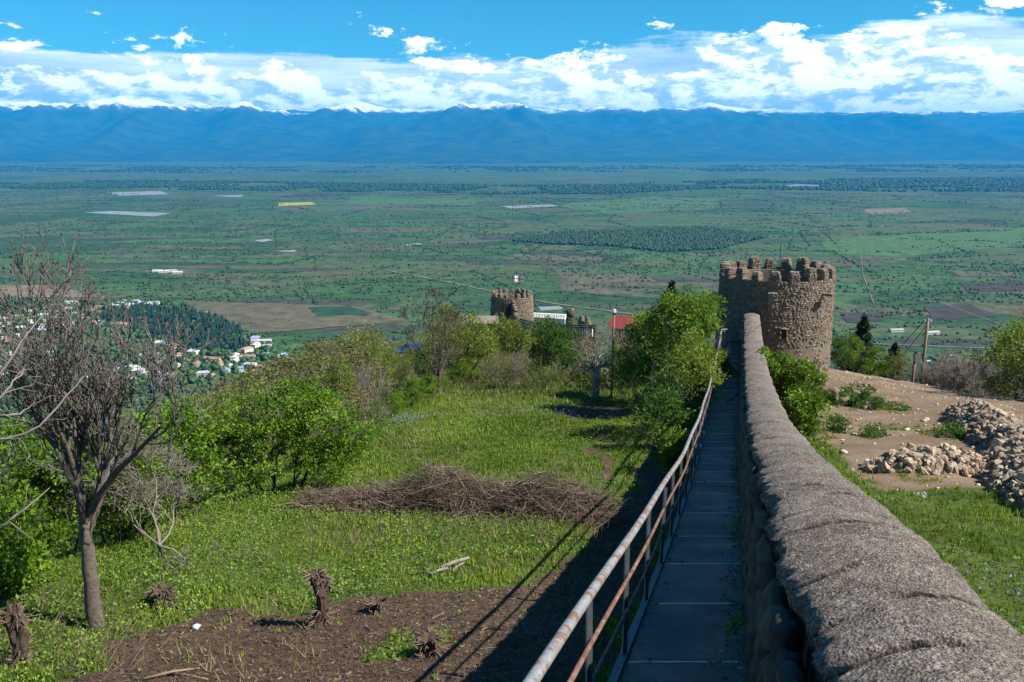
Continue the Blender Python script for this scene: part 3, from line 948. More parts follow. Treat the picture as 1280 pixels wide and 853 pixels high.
# ------------------------------------------------------------------ walkway: sloping concrete slabs with worn edges
walkway = bpy.data.objects.new('walkway', None); C.objects.link(walkway)
tag(walkway, kind='structure')
WW = 1.10
joints = [-1.5, 0.6, 2.7, 5.0, 7.35, 9.4, 11.5, 13.5, 15.7, 17.9, 19.4, 20.7, 22.0, 23.2, 24.4]
while joints[-1] < 51.0:
    joints.append(joints[-1] + rng.uniform(1.15, 1.6))
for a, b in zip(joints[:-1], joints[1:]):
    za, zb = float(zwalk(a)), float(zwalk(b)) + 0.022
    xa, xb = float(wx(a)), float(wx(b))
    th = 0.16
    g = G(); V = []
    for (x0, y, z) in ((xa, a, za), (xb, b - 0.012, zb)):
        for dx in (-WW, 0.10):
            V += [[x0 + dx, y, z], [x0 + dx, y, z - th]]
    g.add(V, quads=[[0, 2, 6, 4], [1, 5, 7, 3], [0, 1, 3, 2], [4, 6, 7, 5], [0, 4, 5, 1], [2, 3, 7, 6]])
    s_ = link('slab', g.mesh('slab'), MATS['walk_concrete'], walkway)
    L = math.hypot(b - a, zb - za); d = np.array([xb - xa, b - a, zb - za]) / L
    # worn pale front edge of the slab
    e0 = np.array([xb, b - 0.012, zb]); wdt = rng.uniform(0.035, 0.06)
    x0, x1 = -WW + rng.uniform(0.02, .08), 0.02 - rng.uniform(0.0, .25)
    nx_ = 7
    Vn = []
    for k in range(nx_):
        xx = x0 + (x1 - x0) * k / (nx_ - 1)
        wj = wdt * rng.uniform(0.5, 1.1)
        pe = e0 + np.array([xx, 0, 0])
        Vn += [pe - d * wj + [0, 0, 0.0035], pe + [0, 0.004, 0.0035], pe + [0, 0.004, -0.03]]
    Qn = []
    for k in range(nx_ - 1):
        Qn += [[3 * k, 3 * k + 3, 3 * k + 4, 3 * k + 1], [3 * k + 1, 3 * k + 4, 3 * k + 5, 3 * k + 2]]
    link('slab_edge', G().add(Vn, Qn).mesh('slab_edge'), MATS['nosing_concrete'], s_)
# support under the walkway and its edge beam
yy = np.arange(-2, 51.5, 0.4)
def strip_box(name, x0, x1, z0, z1, m, parent, smooth=False):
    n = len(yy); V = []
    for y in yy:
        xb = float(wx(y)); zb_ = float(zwalk(y))
        zlow = z0 if z0 > -50 else -60
        V += [[xb + x0, y, zb_ + z1], [xb + x1, y, zb_ + z1], [xb + x1, y, zb_ + z0], [xb + x0, y, zb_ + z0]]
    Q = []
    for i in range(n - 1):
        a = 4 * i
        for k in range(4):
            Q.append([a + k, a + 4 + k, a + 4 + (k + 1) % 4, a + (k + 1) % 4])
    Q += [[0, 1, 2, 3], [4 * n - 1, 4 * n - 2, 4 * n - 3, 4 * n - 4]]
    return link(name, G().add(V, Q).mesh(name, smooth), MATS[m], parent)
strip_box('support_wall', -WW - 0.02, 0.06, -6.5, -0.19, 'mortar_core', walkway)
strip_box('edge_beam', -WW - 0.085, -WW - 0.004, -0.22, 0.055, 'beam_concrete', walkway)

# ------------------------------------------------------------------ railing
rail = thing('railing', 'grey painted pipe railing with two rusty lower bars along the walkway', 'railing')
RX = -WW - 0.05
RH = 1.2
ry_ = np.arange(-1.5, 49.4, 0.5)
def railpath(h, dx=0.0):
    P = np.column_stack([wx(ry_) + RX + dx, ry_, zwalk(ry_) + h])
    P[:, 0] += 0.012 * np.sin(ry_ * 0.9); P[:, 2] += 0.012 * np.sin(ry_ * 0.7 + 1) * (h / RH)
    return P
g = G(); pr = railpath(RH)
pr = np.vstack([pr, pr[-1] + [0.35, 0.1, 0.0]])
g.tube(pr, 0.037, 12)
link('top_rail', g.mesh('top_rail', True), MATS['rail_paint'], rail)
for h in (0.86, 0.53):
    g = G(); g.tube(railpath(h, 0.035), 0.019, 7)
    link('lower_bar', g.mesh('lower_bar', True), MATS['rust_bar'], rail)
pg = G()
pg.box((0, 0.0, 0.58), (0.006, 0.055, 1.22)); pg.box((0.025, 0.0275, 0.58), (0.045, 0.006, 1.22))
post_me = pg.mesh('post'); post_me.materials.append(MATS['post_paint'])
y = 1.6
while y < 49.2:
    link('post', post_me, None, rail, (float(wx(y)) + RX, y, float(zwalk(y)) - 0.02), (0, rng.normal() * 0.012, rng.normal() * 0.05))
    y += 1.95
for y in (24.2, 26.8):
    link('anchor_bracket', G().box((0, 0, 0), (0.12, 0.16, 0.10)).mesh('anchor_bracket'), MATS['nosing_concrete'], rail, (float(wx(y)) + RX - .02, y, float(zwalk(y)) + 0.1))

# ------------------------------------------------------------------ parapet wall: core, cap, stones
wall = thing('parapet_wall', 'long sloping fieldstone wall with rounded mortar cap beside the walkway', 'wall')
CH = 1.70       # height of the cap edge above the walkway
YE = 52.6
yr = np.concatenate([np.arange(-3, 0.8, 0.1), np.arange(0.8, 1.8, 0.03), np.arange(1.8, 6.5, 0.012), np.arange(6.5, 16, 0.032), np.arange(16, YE, 0.11)])
NS = 44
sv = np.linspace(0, 1, NS)
# stones of the walkway face (built first: the cap edge knows nothing of them, they sit under it)
capV = np.zeros((len(yr), NS, 3)); capT = np.zeros((len(yr), NS))
inset = 0.08 + 0.06 * (1 - sstep(yr, 2.2, 4.5)) + 0.06 * fbm(yr * 1.1, yr * 0 + 2.0, 6, 12, 0.66) + 0.06 * (fbm(yr * 2.6, yr * 0 + 7.0, 2, 15) > 0.22)
out_r = 0.98 + 0.05 * fbm(yr * 0.8, yr * 0 + 4.0, 6, 14, 0.66)
crest = 0.12 + 0.03 * fbm(yr * 0.5, yr * 0 + 1.0, 3, 16)
edge_z = CH + 0.03 * fbm(yr * 0.8, yr * 0 + 9.0, 3, 17)
for k, s1 in enumerate(sv):
    # profile: lip under the left edge, dome, right shoulder rolling down the far face
    if k < 5:
        f = k / 5.0
        x = inset + 0.05 * (1 - f) ** 2 * np.ones_like(yr) + 0.02
        x = inset + 0.09 * (1 - f) ** 2
        z = edge_z - 0.20 * (1 - f) ** 1.2
    elif k > NS - 9:
        f = (k - (NS - 9)) / 8.0
        x = out_r + 0.10 * f
        z = edge_z - 0.02 - 0.75 * f ** 1.3
    else:
        f = (k - 5) / (NS - 14.0)
        x = inset + (out_r - inset) * f
        z = edge_z + crest * (1 - (2 * f - 1) ** 2) ** 0.75 - 0.03 * f
    capV[:, k, 0] = wx(yr) + x; capV[:, k, 1] = yr; capV[:, k, 2] = zwalk(yr) + z
# roughness of the trowelled mortar
QX = capV[:, :, 0] - wx(yr)[:, None]; QY = capV[:, :, 1]
capV[:, :, 2] += 0.020 * fbm(QX * 2.2, QY * 2.2, 4, 61) + 0.018 * fbm(QX * 9, QY * 9, 3, 62) + 0.014 * fbm(QX * 30, QY * 30, 2, 63)
capV[:, :6, 0] += 0.07 * fbm(capV[:, :6, 2] * 9, QY[:, :6] * 9, 4, 64, .6)
# cracks across the cap
ck = [(0.25, 2.05, .6), (0.0, 2.3, .3), (0.45, 3.35, 1.0), (0.0, 5.0, .8), (0.3, 6.9, .75), (0.0, 6.0, .25), (0.0, 7.8, .3), (0.4, 9.8, .9), (0.0, 2.6, .75), (0.0, 3.15, .35), (0.05, 3.9, .5), (0.0, 4.7, .3), (0.0, 5.6, .45), (0.5, 6.3, 0.9), (0.0, 7.3, .3), (0.0, 8.3, .55), (0.0, 9.2, .3), (0.0, 10.4, .9), (0, 11.6, .4), (0, 12.9, .6), (0, 14.4, .45)]
yk = 15.6
while yk < 50:
    ck.append((0.0, yk, rng.uniform(.3, .95))); yk += rng.uniform(0.7, 1.9)
for (a, y0, b) in ck:
    wob = 0.20 * fbm(QX * 3.1, QX * 0 + y0, 6, int(y0 * 10), 0.6) + 0.10 * QX
    dy = np.abs(QY - y0 - wob)
    span = sstep(QX, a - 0.05, a + 0.08) * (1 - sstep(QX, b - 0.25, b)) if a > 0 else (1 - sstep(QX, b - 0.3, b))
    span = span * np.clip(0.6 + 2.2 * fbm(QX * 5, QX * 0 + y0 * 3, 3, 8), 0.0, 1)
    cwid = (0.020 + 0.0010 * y0) * np.clip(0.75 + 1.5 * fbm(QX * 9, QX * 0 + y0 * 7, 3, 18), .2, 1.5)
    dep = np.exp(-(dy / cwid) ** 2) * span
    capV[:, :, 2] -= (0.042 if y0 < 12 else 0.020) * dep
    # lower lip: one side of the crack is lifted a little
    capV[:, :, 2] += 0.003 * np.exp(-((QY - y0 - wob - 0.07) / 0.06) ** 2) * span
    if y0 < 20:
        dd_ = QY - y0 - wob
        capV[:, :, 2] += (0.010 * sstep(dd_, 0.0, 0.016) * np.exp(-np.clip(dd_, 0, 9) / 0.30)) * np.clip(span * 1.4, 0, 1)
        dep = np.maximum(dep, span * np.exp(-((dd_ - .006) / .02) ** 2))
    capT = np.maximum(capT, np.clip(dep * 1.6, 0, 1))  # dark dirt tone, painted in for the shade the cracks hardly cast
pits = np.clip(fbm(QX * 6.5, QY * 6.5, 3, 91) - 0.42, 0, 1) * 4
capV[:, :, 2] -= 0.03 * np.clip(pits, 0, 1); capT = np.maximum(capT, 0.6 * np.clip(pits, 0, 1))
me = raw_mesh('mortar_cap', capV.reshape(-1, 3), [gridfaces(NS, len(yr))[:, ::-1]], True, {'tint': capT.ravel()})
me.flip_normals()
link('mortar_cap', me, MATS['cap_mortar'], wall)
# core
yw = np.arange(-3, YE, 0.35)
V = []
for y in yw:
    xb = float(wx(y)); zb_ = float(zwalk(y))
    V += [[xb + 0.07, y, zb_ - 0.3], [xb + 0.17, y, zb_ + CH - 0.06], [xb + 0.86, y, zb_ + CH - 0.02], [xb + 0.90, y, zb_ - 4.5], [xb + 0.07, y, zb_ - 4.5]]
Q = []
for i in range(len(yw) - 1):
    a = 5 * i
    for k in range(4):
        Q.append([a + k, a + k + 1, a + 5 + k + 1, a + 5 + k])
link('core', G().add(V, Q).mesh('core'), MATS['mortar_core'], wall)
# face stones
stone_me = []
for s_ in range(10):
    V_, Q_, T_ = PEB[s_]
    m_ = G().add(V_, Q_, T_, 0.5).mesh('stone', True); m_.materials.append(MATS['wall_stone'])
    stone_me.append(m_)
hmz = [m_.copy() for m_ in stone_me]
for m_ in hmz:
    m_.polygons.foreach_set('use_smooth', np.zeros(len(m_.polygons), bool))
    m_.materials.clear(); m_.materials.append(MATS['heap_stone'])
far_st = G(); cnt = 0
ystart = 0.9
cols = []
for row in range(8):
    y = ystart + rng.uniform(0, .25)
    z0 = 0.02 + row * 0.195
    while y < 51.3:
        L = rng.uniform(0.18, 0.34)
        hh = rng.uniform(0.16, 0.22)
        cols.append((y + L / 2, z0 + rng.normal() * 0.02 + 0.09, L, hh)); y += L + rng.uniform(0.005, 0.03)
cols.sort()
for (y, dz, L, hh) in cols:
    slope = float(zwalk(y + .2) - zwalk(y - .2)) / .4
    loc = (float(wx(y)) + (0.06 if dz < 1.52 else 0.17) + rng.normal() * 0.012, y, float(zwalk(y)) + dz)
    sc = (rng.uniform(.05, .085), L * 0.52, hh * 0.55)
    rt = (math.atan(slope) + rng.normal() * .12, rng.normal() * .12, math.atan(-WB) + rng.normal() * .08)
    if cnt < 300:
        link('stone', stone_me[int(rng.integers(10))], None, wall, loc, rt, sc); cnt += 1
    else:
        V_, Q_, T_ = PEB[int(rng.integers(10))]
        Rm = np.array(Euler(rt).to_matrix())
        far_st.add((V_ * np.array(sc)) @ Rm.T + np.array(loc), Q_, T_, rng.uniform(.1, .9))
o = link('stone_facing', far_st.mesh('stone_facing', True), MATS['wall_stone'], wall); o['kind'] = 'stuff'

# ------------------------------------------------------------------ near tower
TC = np.array([0.297 * 56, 54.9]); TR = 3.5; TB = -15.2; TT = -7.95   # TT: foot of the merlons
tower = thing('round_tower', 'round battlemented rubble stone tower at the foot of the walkway', 'tower', (TC[0], TC[1], TB))
HT_ = TT - TB
def ring_wall(name, r0, r1, z0, z1, m, parent, seg=72):
    th = np.arange(seg) / seg * 2 * np.pi
    V = []
    for (r, z) in ((r0[0], z0), (r0[1], z1), (r1[1], z1), (r1[0], z0)):
        V.append(np.column_stack([r * np.cos(th), r * np.sin(th), np.full(seg, z)]))
    V = np.vstack(V); Q = []
    for k in range(3):
        i = np.arange(seg); j = (i + 1) % seg
        Q.append(np.stack([i + k * seg, j + k * seg, j + (k + 1) * seg, i + (k + 1) * seg], 1))
    return link(name, G().add(V, np.vstack(Q)).mesh(name), MATS[m], parent)
ring_wall('wall', (TR * 1.01, TR * .985), (TR - .8, TR - .8), 0, HT_, 'tower_mortar', tower)
th = np.arange(40) / 40 * 2 * np.pi
Vf = np.vstack([np.column_stack([(TR - .75) * np.cos(th), (TR - .75) * np.sin(th), np.full(40, HT_ - 1.3)]), [[0, 0, HT_ - 1.3]]])
link('floor', G().add(Vf, tris=[[i, (i + 1) % 40, 40] for i in range(40)]).mesh('floor'), MATS['mortar_core'], tower)
tg = G(); z = 0.15
inner = G()
while z < HT_ - 0.02:
    hh = rng.uniform(0.095, 0.15)
    zz_ = z + hh / 2
    rad = TR * (1.01 - 0.025 * zz_ / HT_)
    bare = 0.06
    if 0.36 < zz_ / HT_ < 0.46: bare = 0.75     # band of smeared mortar
    if zz_ / HT_ < 0.20: bare = 0.62
    a = rng.uniform(0, .2)
    while a < 2 * math.pi:
        L = rng.uniform(0.13, 0.30)
        am = a + L / 2 / rad
        patch = 0.25 * (fbm(am * 2.2, zz_ * 1.1, 3, 31) > 0.30)
        if rng.uniform() > bare + patch:
            rr_ = rad - .02 + rng.normal() * 0.016
            Rm = rotz(am) @ np.array(Euler((rng.normal() * .10, rng.normal() * .08, rng.normal() * .08)).to_matrix())
            V_, Q_, T_ = PEB[int(rng.integers(10))]
            tg.add((V_ * np.array([rng.uniform(.05, .085), L * .53, hh * .54])) @ Rm.T + np.array([rr_ * math.cos(am), rr_ * math.sin(am), zz_]), Q_, T_, np.clip(rng.normal(.5, .28), 0, 1))
        a += (L + 0.02) / rad
    z += hh + 0.012
o = link('stonework', tg.mesh('stonework'), MATS['tower_stone'], tower); o['kind'] = 'stuff'
# merlons: short stacks of stone with rounded tops
def merlon_mesh(seed, w_, h_):
    r_ = np.random.default_rng(seed); g = G()
    n = 7
    g.box((0, 0, h_ * .46), (0.56, w_ * .92, h_ * .92), taper=0.93)
    z = 0.0; hh = h_ / n
    for k in range(n):
        ww = w_ * (1.0 if k < n - 2 else (0.92 if k == n - 2 else .72)) * r_.uniform(.9, 1.06)
        m_ = int(r_.integers(2, 5)) if k < n - 1 else 2
        for side in (-1, 1):
            for j in range(m_):
                L = ww / m_
                V_, Q_, T_ = PEB[int(r_.integers(10))]
                Rm = np.array(Euler((r_.normal() * .12, r_.normal() * .1, r_.normal() * .1)).to_matrix())
                g.add((V_ * np.array([r_.uniform(.06, .10), L * .55, hh * .57])) @ Rm.T + np.array([side * .24 * (1 if k < n - 1 else .7), -ww / 2 + L * (j + .5), z + hh / 2]), Q_, T_, np.clip(r_.normal(.5, .25), 0, 1))
        for e in (-1, 1):
            V_, Q_, T_ = PEB[int(r_.integers(10))]
            g.add(V_ * np.array([.24, r_.uniform(.04, .08), hh * .56]) + np.array([0, e * ww * .44, z + hh / 2]), Q_, T_, np.clip(r_.normal(.5, .25), 0, 1))
        z += hh
    for j in range(2):
        V_, Q_, T_ = PEB[int(r_.integers(10))]
        g.add(V_ * np.array([.22, w_ * .26, .06]) + np.array([0, (j - .5) * w_ * .36, h_ - .02]), Q_, T_, np.clip(r_.normal(.5, .25), 0, 1))
    m2 = g.mesh('merlon'); m2.materials.append(MATS['tower_stone']); return m2
MER = [merlon_mesh(s, 0.60 + 0.04 * (s % 3), 0.86 + 0.05 * (s % 4)) for s in range(6)]
NM = 19
for k in range(NM):
    a = (k + 0.3) / NM * 2 * math.pi
    rr_ = TR - 0.30
    link('merlon', MER[k % 6], None, tower, (rr_ * math.cos(a), rr_ * math.sin(a), HT_ - 0.06), (rng.normal() * .03, rng.normal() * .03, a + rng.normal() * .05), (1, rng.uniform(.8, 1.0), rng.uniform(.70, .95)))
# small window slit, stone chute, wooden beams
def on_tower(u, v):
    d = ray(u, v); best = None
    for t in np.linspace(48, 60, 600):
        p = d * t
        if math.hypot(p[0] - TC[0], p[1] - TC[1]) <= TR:
            return p - np.array([TC[0], TC[1], TB])
    return d * 54 - np.array([TC[0], TC[1], TB])
pw = on_tower(979, 418); aw = math.atan2(pw[1], pw[0])
g = G(); g.box((TR + .0, 0, 0), (0.16, 0.30, 0.52)); wn = link('window', g.mesh('window'), MATS['rubber_and_void'], tower, (0, 0, pw[2]), (0, 0, aw))  # solid black block: the dark inside of the slit is painted
g = G()
for (dy_, dz_, sy, sz) in ((-.19, .1, .07, .35), (-.2, -.2, .09, .22), (.2, 0, .07, .4), (0, .33, .42, .09)):
    V_, Q_, T_ = PEB[int(rng.integers(10))]
    g.add(V_ * np.array([.12, sy * .6, sz * .55]) + np.array([TR + .02, dy_, dz_]), Q_, T_, .6)
link('frame', g.mesh('frame', True), MATS['tower_stone'], wn)
pw = on_tower(966, 374); aw = math.atan2(pw[1], pw[0])
g = G(); g.box((TR + .18, 0, 0), (.55, .46, .80), taper=1.15); g.box((TR + .15, 0, -.5), (.38, .42, .3), taper=1.2)
for k in range(10):
    V_, Q_, T_ = PEB[k]
    g.add(V_ * np.array([.1, .15, .1]) + np.array([TR + .42, rng.uniform(-.16, .16), -.4 + .08 * k]), Q_, T_, rng.uniform(.2, .8))
link('stone_chute', g.mesh('stone_chute'), MATS['tower_stone'], tower, (0, 0, pw[2]), (0, 0, aw))
for u, v in ((899, 368), (1035, 368)):
    pw = on_tower(u + (6 if u < 960 else -6), v); aw = math.atan2(pw[1], pw[0])
    g = G(); g.box((TR + .15, 0, 0), (1.1, .18, .12)); g.box((TR + .55, 0, .09), (.3, .5, .05))
    link('beam', g.mesh('beam'), MATS['wood_old'], tower, (0, 0, pw[2]), (0, 0, aw))
g = G().tube([[0, 0, HT_ - 1.3], [0, 0, HT_ + 1.9]], 0.022, 6)
link('mast', g.mesh('mast'), MATS['cable_black'], tower, (0.6, 1.5, 0))

# ------------------------------------------------------------------ far castle group
fb = by_depth(640, 140)
FT = thing('ruined_tower', 'small far battlemented tower with broken open side and a flag', 'tower', (fb[0], 137.5, -29.5))
FH = 6.4; FR = 3.3
ring_wall('wall', (FR * 1.08, FR * .97), (FR - .7, FR - .7), 0, FH, 'tower_mortar', FT, 48)
tg = G(); z = .2
while z < FH:
    rad = FR * (1.08 - .11 * z / FH); a = 0
    while a < 2 * math.pi:
        L = rng.uniform(.3, .6)
        V_, Q_, T_ = PEB[int(rng.integers(10))]
        tg.add((V_ * np.array([.1, L * .52, .15])) @ rotz(a).T + np.array([rad * math.cos(a), rad * math.sin(a), z]), Q_, T_, np.clip(rng.normal(.45, .25), 0, 1))
        a += L / rad
    z += .29
o = link('stonework', tg.mesh('stonework'), MATS['tower_stone'], FT); o['kind'] = 'stuff'
for k in range(18):
    a = (k + .5) / 18 * 2 * math.pi
    link('merlon', MER[k % 6], None, FT, ((FR - .38) * math.cos(a), (FR - .38) * math.sin(a), FH - .05), (0, 0, a), (.8, .9, .75))
# collapsed side: slanting stub wall running down towards the slope
g = G()
for k in range(9):
    f = k / 8
    for j in range(int(16 * (1 - f * .75))):
        V_, Q_, T_ = PEB[int(rng.integers(10))]
        g.add(V_ * np.array([.38, .30, .24]) + np.array([.35 + .8 * f + rng.normal() * .08, -FR - .3 - 1.9 * f, .2 + j * .38]), Q_, T_, rng.uniform(.2, .8))
link('buttress', g.mesh('buttress'), MATS['tower_stone'], FT)
g = G().box((-.75, -FR * 1.0, 3.4), (1.0, .5, 4.6)); link('opening', g.mesh('opening'), MATS['rubber_and_void'], FT)  # not hollow: black block painting in the dark of the open side
g = G().tube([[0, 0, 3.0], [0, 0, 9.6]], .03, 6); link('flag_pole', g.mesh('flag_pole'), MATS['twig_grey'], FT, (.4, .5, 0))
# flag: white with a red cross and four small crosses
FW, FHH = 1.35, .95
def flagpt(x, z, off):
    return [0.04 + x, .12 * math.sin(x * 3.2) + off, z - 0.10 * x]
flag = None
def flag_part(name, rects, off, m, parent):
    g = G()
    for (x0, x1, z0, z1) in rects:
        n = 8; V = []
        for i in range(n + 1):
            x = x0 + (x1 - x0) * i / n
            V += [flagpt(x, z0, off), flagpt(x, z1, off)]
        g.add(V, [[2 * i, 2 * i + 2, 2 * i + 3, 2 * i + 1] for i in range(n)])
    return link(name, g.mesh(name), MATS[m], parent, None if parent != FT else (.4, .5, 8.55))
flag = flag_part('flag', [(0, FW, 0, FHH)], 0, 'flag_white', FT)
rc = [(0, FW, FHH * .42, FHH * .58), (FW * .44, FW * .56, 0, FHH)]
for qx in (.22, .78):
    for qz in (.21, .79):
        rc += [(FW * (qx - .07), FW * (qx + .07), FHH * (qz - .03), FHH * (qz + .03)), (FW * (qx - .02), FW * (qx + .02), FHH * (qz - .10), FHH * (qz + .10))]
flag_part('red_cross', rc, -.012, 'flag_red', flag)
flag_part('red_cross', rc, .012, 'flag_red', flag)

def line_wall(name, label, cat, u0, v0, u1, v1, t0, t1, height, m, thick=.4, crenel=0.0, group=None):
    a = at_depth(u0, v0, t0); b = at_depth(u1, v1, t1)
    d = b - a; L = math.hypot(d[0], d[1]); rz = math.atan2(d[1], d[0])
    base = min(a[2], b[2]) - height
    t = thing(name, label, cat, (a[0], a[1], base), rz, group)
    slope = (b[2] - a[2]) / L
    g = G()
    V = []
    for x in (0, L):
        zt = height + (a[2] - base - height) + slope * x
        V += [[x, -thick / 2, -1.5], [x, thick / 2, -1.5], [x, thick / 2, zt], [x, -thick / 2, zt]]
    g.add(V, [[0, 1, 2, 3], [7, 6, 5, 4], [0, 4, 5, 1], [1, 5, 6, 2], [2, 6, 7, 3], [3, 7, 4, 0]])
    link('wall', g.mesh('wall'), MATS[m], t)
    if crenel:
        n = int(L / (crenel * 2)); cm = G().box((0, 0, .32), (crenel, thick, .66)).mesh('merlon'); cm.materials.append(MATS[m])
        for k in range(n):
            x = (k + .5) * L / n
            link('merlon', cm, None, t, (x, 0, height + (a[2] - base - height) + slope * x - 0.01))
    return t
line_wall('battlement_wall', 'pale battlemented wall running behind the ruined tower', 'wall', 664, 396, 708, 399, 146, 128, 2.6, 'white_paint', .5, .42)
line_wall('ruined_wall', 'low broken tan wall stub near the pale battlements', 'wall', 724, 400, 738, 403, 124, 122, 1.6, 'tower_stone', .5, .5)

def balustrade(label, u0, v0, u1, v1, t0, t1, n):
    a = at_depth(u0, v0, t0); b = at_depth(u1, v1, t1)
    d = b - a; L = math.hypot(d[0], d[1]); rz = math.atan2(d[1], d[0]); sl = (b[2] - a[2]) / L
    t = thing('balustrade', label, 'balustrade', (a[0], a[1], a[2] - 1.0), rz, None)
    pm = G().box((0, 0, .45), (.14, .14, 1.1)).mesh('baluster'); pm.materials.append(MATS['white_paint'])
    for k in range(n):
        x = (k + .5) * L / n
        link('baluster', pm, None, t, (x, 0, sl * x - .05))
    V = []
    for x in (0, L):
        for (y_, z_) in ((-.2, 1.0), (.2, 1.0), (.2, 1.14), (-.2, 1.14)):
            V.append([x, y_, z_ + sl * x])
    link('handrail', G().add(V, [[3, 2, 1, 0], [4, 5, 6, 7], [0, 1, 5, 4], [1, 2, 6, 5], [2, 3, 7, 6], [3, 0, 4, 7]]).mesh('handrail'), MATS['dark_wall'], t)
    V = []
    for x in (0, L):
        for (y_, z_) in ((.25, -3.0), (.6, -3.0), (.6, 1.3), (.25, 1.3)):
            V.append([x, y_, z_ + sl * x])
    link('back_wall', G().add(V, [[3, 2, 1, 0], [4, 5, 6, 7], [0, 1, 5, 4], [1, 2, 6, 5], [2, 3, 7, 6], [3, 0, 4, 7]]).mesh('back_wall'), MATS['dark_wall'], t)
balustrade('white baluster row under the dark wall by the ruined tower', 648, 401, 672, 408, 131, 122, 11)
balustrade('white baluster row below the broken tan wall stub', 700, 409, 742, 410, 118, 112, 14)

# dark rounded chimney-like pillar
p = at_depth(713, 406, 120)
t = thing('stone_pillar', 'dark pillar with a round top beside the pale battlements', 'pillar', (p[0], p[1], p[2] - .3), 0)
g = G().tube([[0, 0, 0], [0, 0, 1.3]], [.75, .6], 10); link('shaft', g.mesh('shaft', True), MATS['dark_wall'], t)
V_, Q_, T_ = PEB[2]; link('round_top', G().add(V_ * np.array([.62, .62, .6]) + [0, 0, 1.75], Q_, T_).mesh('round_top', True), MATS['dark_wall'], t)
V_, Q_, T_ = PEB[4]; link('knob', G().add(V_ * np.array([.3, .3, .3]) + [.2, 0, 2.25], Q_, T_).mesh('knob', True), MATS['tower_stone'], t)

def far_house(name, label, u, v, t_, w_, d_, hw, hr, rm, wm, rz):
    p = at_depth(u, v, t_); gz = float(H(p[0], p[1]))
    t = thing(name, label, 'house', (p[0], p[1], p[2] - hw), rz)
    hw2 = hw
    g = G().box((0, 0, (hw2 - 2.5) / 2), (w_, d_, hw2 + 2.5)); link('wall', g.mesh('wall'), MATS[wm], t)
    x, y = w_ / 2 + .5, d_ / 2 + .5
    V = [[-x, -y, hw2 - .1], [x, -y, hw2 - .1], [x, y, hw2 - .1], [-x, y, hw2 - .1], [-x, 0, hw2 + hr], [x, 0, hw2 + hr]]
    link('roof', G().add(V, [[0, 1, 5, 4], [2, 3, 4, 5], [3, 2, 1, 0]], [[1, 2, 5], [3, 0, 4]]).mesh('roof'), MATS[rm], t)
    wmh = G().box((0, 0, 0), (.9, .1, 1.2)).mesh('window'); wmh.materials.append(MATS['car_glass'])
    for k in range(3):
        link('window', wmh, None, t, ((k - 1) * w_ * .3, -d_ / 2 - .03, hw2 - 1.4))
    return t
far_house('red_roofed_house', 'house with bright red roof half hidden behind the lamp post', 784, 405, 100, 2.5, 4, 3.0, 0.9, 'roof_red', 'dark_wall', -0.35)
far_house('dark_shed', 'dark shed with pale roof edge beside the ruined tower', 600, 400, 134, 4.5, 4, 2.6, .6, 'bark_grey', 'dark_wall', .1)

# ------------------------------------------------------------------ lamp post, poles, cables
pb = by_depth(764, 46.5)
t = thing('lamp_post', 'slim brown lamp post standing beside the pruned tree', 'lamp post', pb)
link('pole', G().tube([[0, 0, -.3], [0.02, 0, 2.4], [.05, 0, 4.75]], [.055, .05, .045], 8).mesh('pole', True), MATS['wood_pole'], t)
link('lamp_head', G().box((0.05, -.12, 4.83), (.16, .42, .12), taper=.8).mesh('lamp_head'), MATS['lamp_glass'], t)
link('bracket', G().box((0.05, 0, 4.72), (.1, .14, .2)).mesh('bracket'), MATS['cable_black'], t)
def wood_pole(u, v, t_, h, label, box=False):
    p = by_depth(u, t_)
    t = thing('utility_pole', label, 'pole', (p[0], p[1], p[2] - .2))
    link('pole', G().tube([[0, 0, -.4], [.01, 0, h * .5], [.04, 0, h]], [.11, .095, .085], 9).mesh('pole', True), MATS['wood_pole'], t)
    if box:
        link('switch_box', G().box((0.06, -.18, h - .35), (.36, .25, .55)).mesh('switch_box'), MATS['bark_grey'], t)
        link('box_lid', G().box((0.06, -.18, h + .06), (.42, .30, .05)).mesh('box_lid'), MATS['dark_wall'], t)
    else:
        link('crossarm', G().box((0.04, 0, h - .3), (.36, .07, .07)).mesh('crossarm'), MATS['wood_pole'], t)
        for sx in (-.2, .2):
            link('insulator', G().tube([[.04 + sx, 0, h - .25], [.04 + sx, 0, h - .08]], .04, 6).mesh('insulator'), MATS['white_paint'], t)
    return np.array([p[0] + .04, p[1], p[2] - .2 + h])
top1 = wood_pole(1150, 463, 59.5, 5.3, 'tall weathered wooden pole at the edge of the bare mound')
top2 = wood_pole(1139, 463, 60.5, 3.0, 'short pole carrying a grey box beside the tall pole', True)
for k in range(2):
    a = top1 + np.array([-.2 + .4 * k, 0, -.1]); b = at_depth(1040 + 22 * k, 478, 170)
    P = [a + (b - a) * f - np.array([0, 0, 3.0 * math.sin(math.pi * f)]) for f in np.linspace(0, 1, 18)]
    tag(link('power_cable', G().tube(P, .028, 4).mesh('power_cable'), MATS['cable_black']), 'dark cable sagging downhill from the tall wooden pole', 'cable', 'cables from the tall pole')

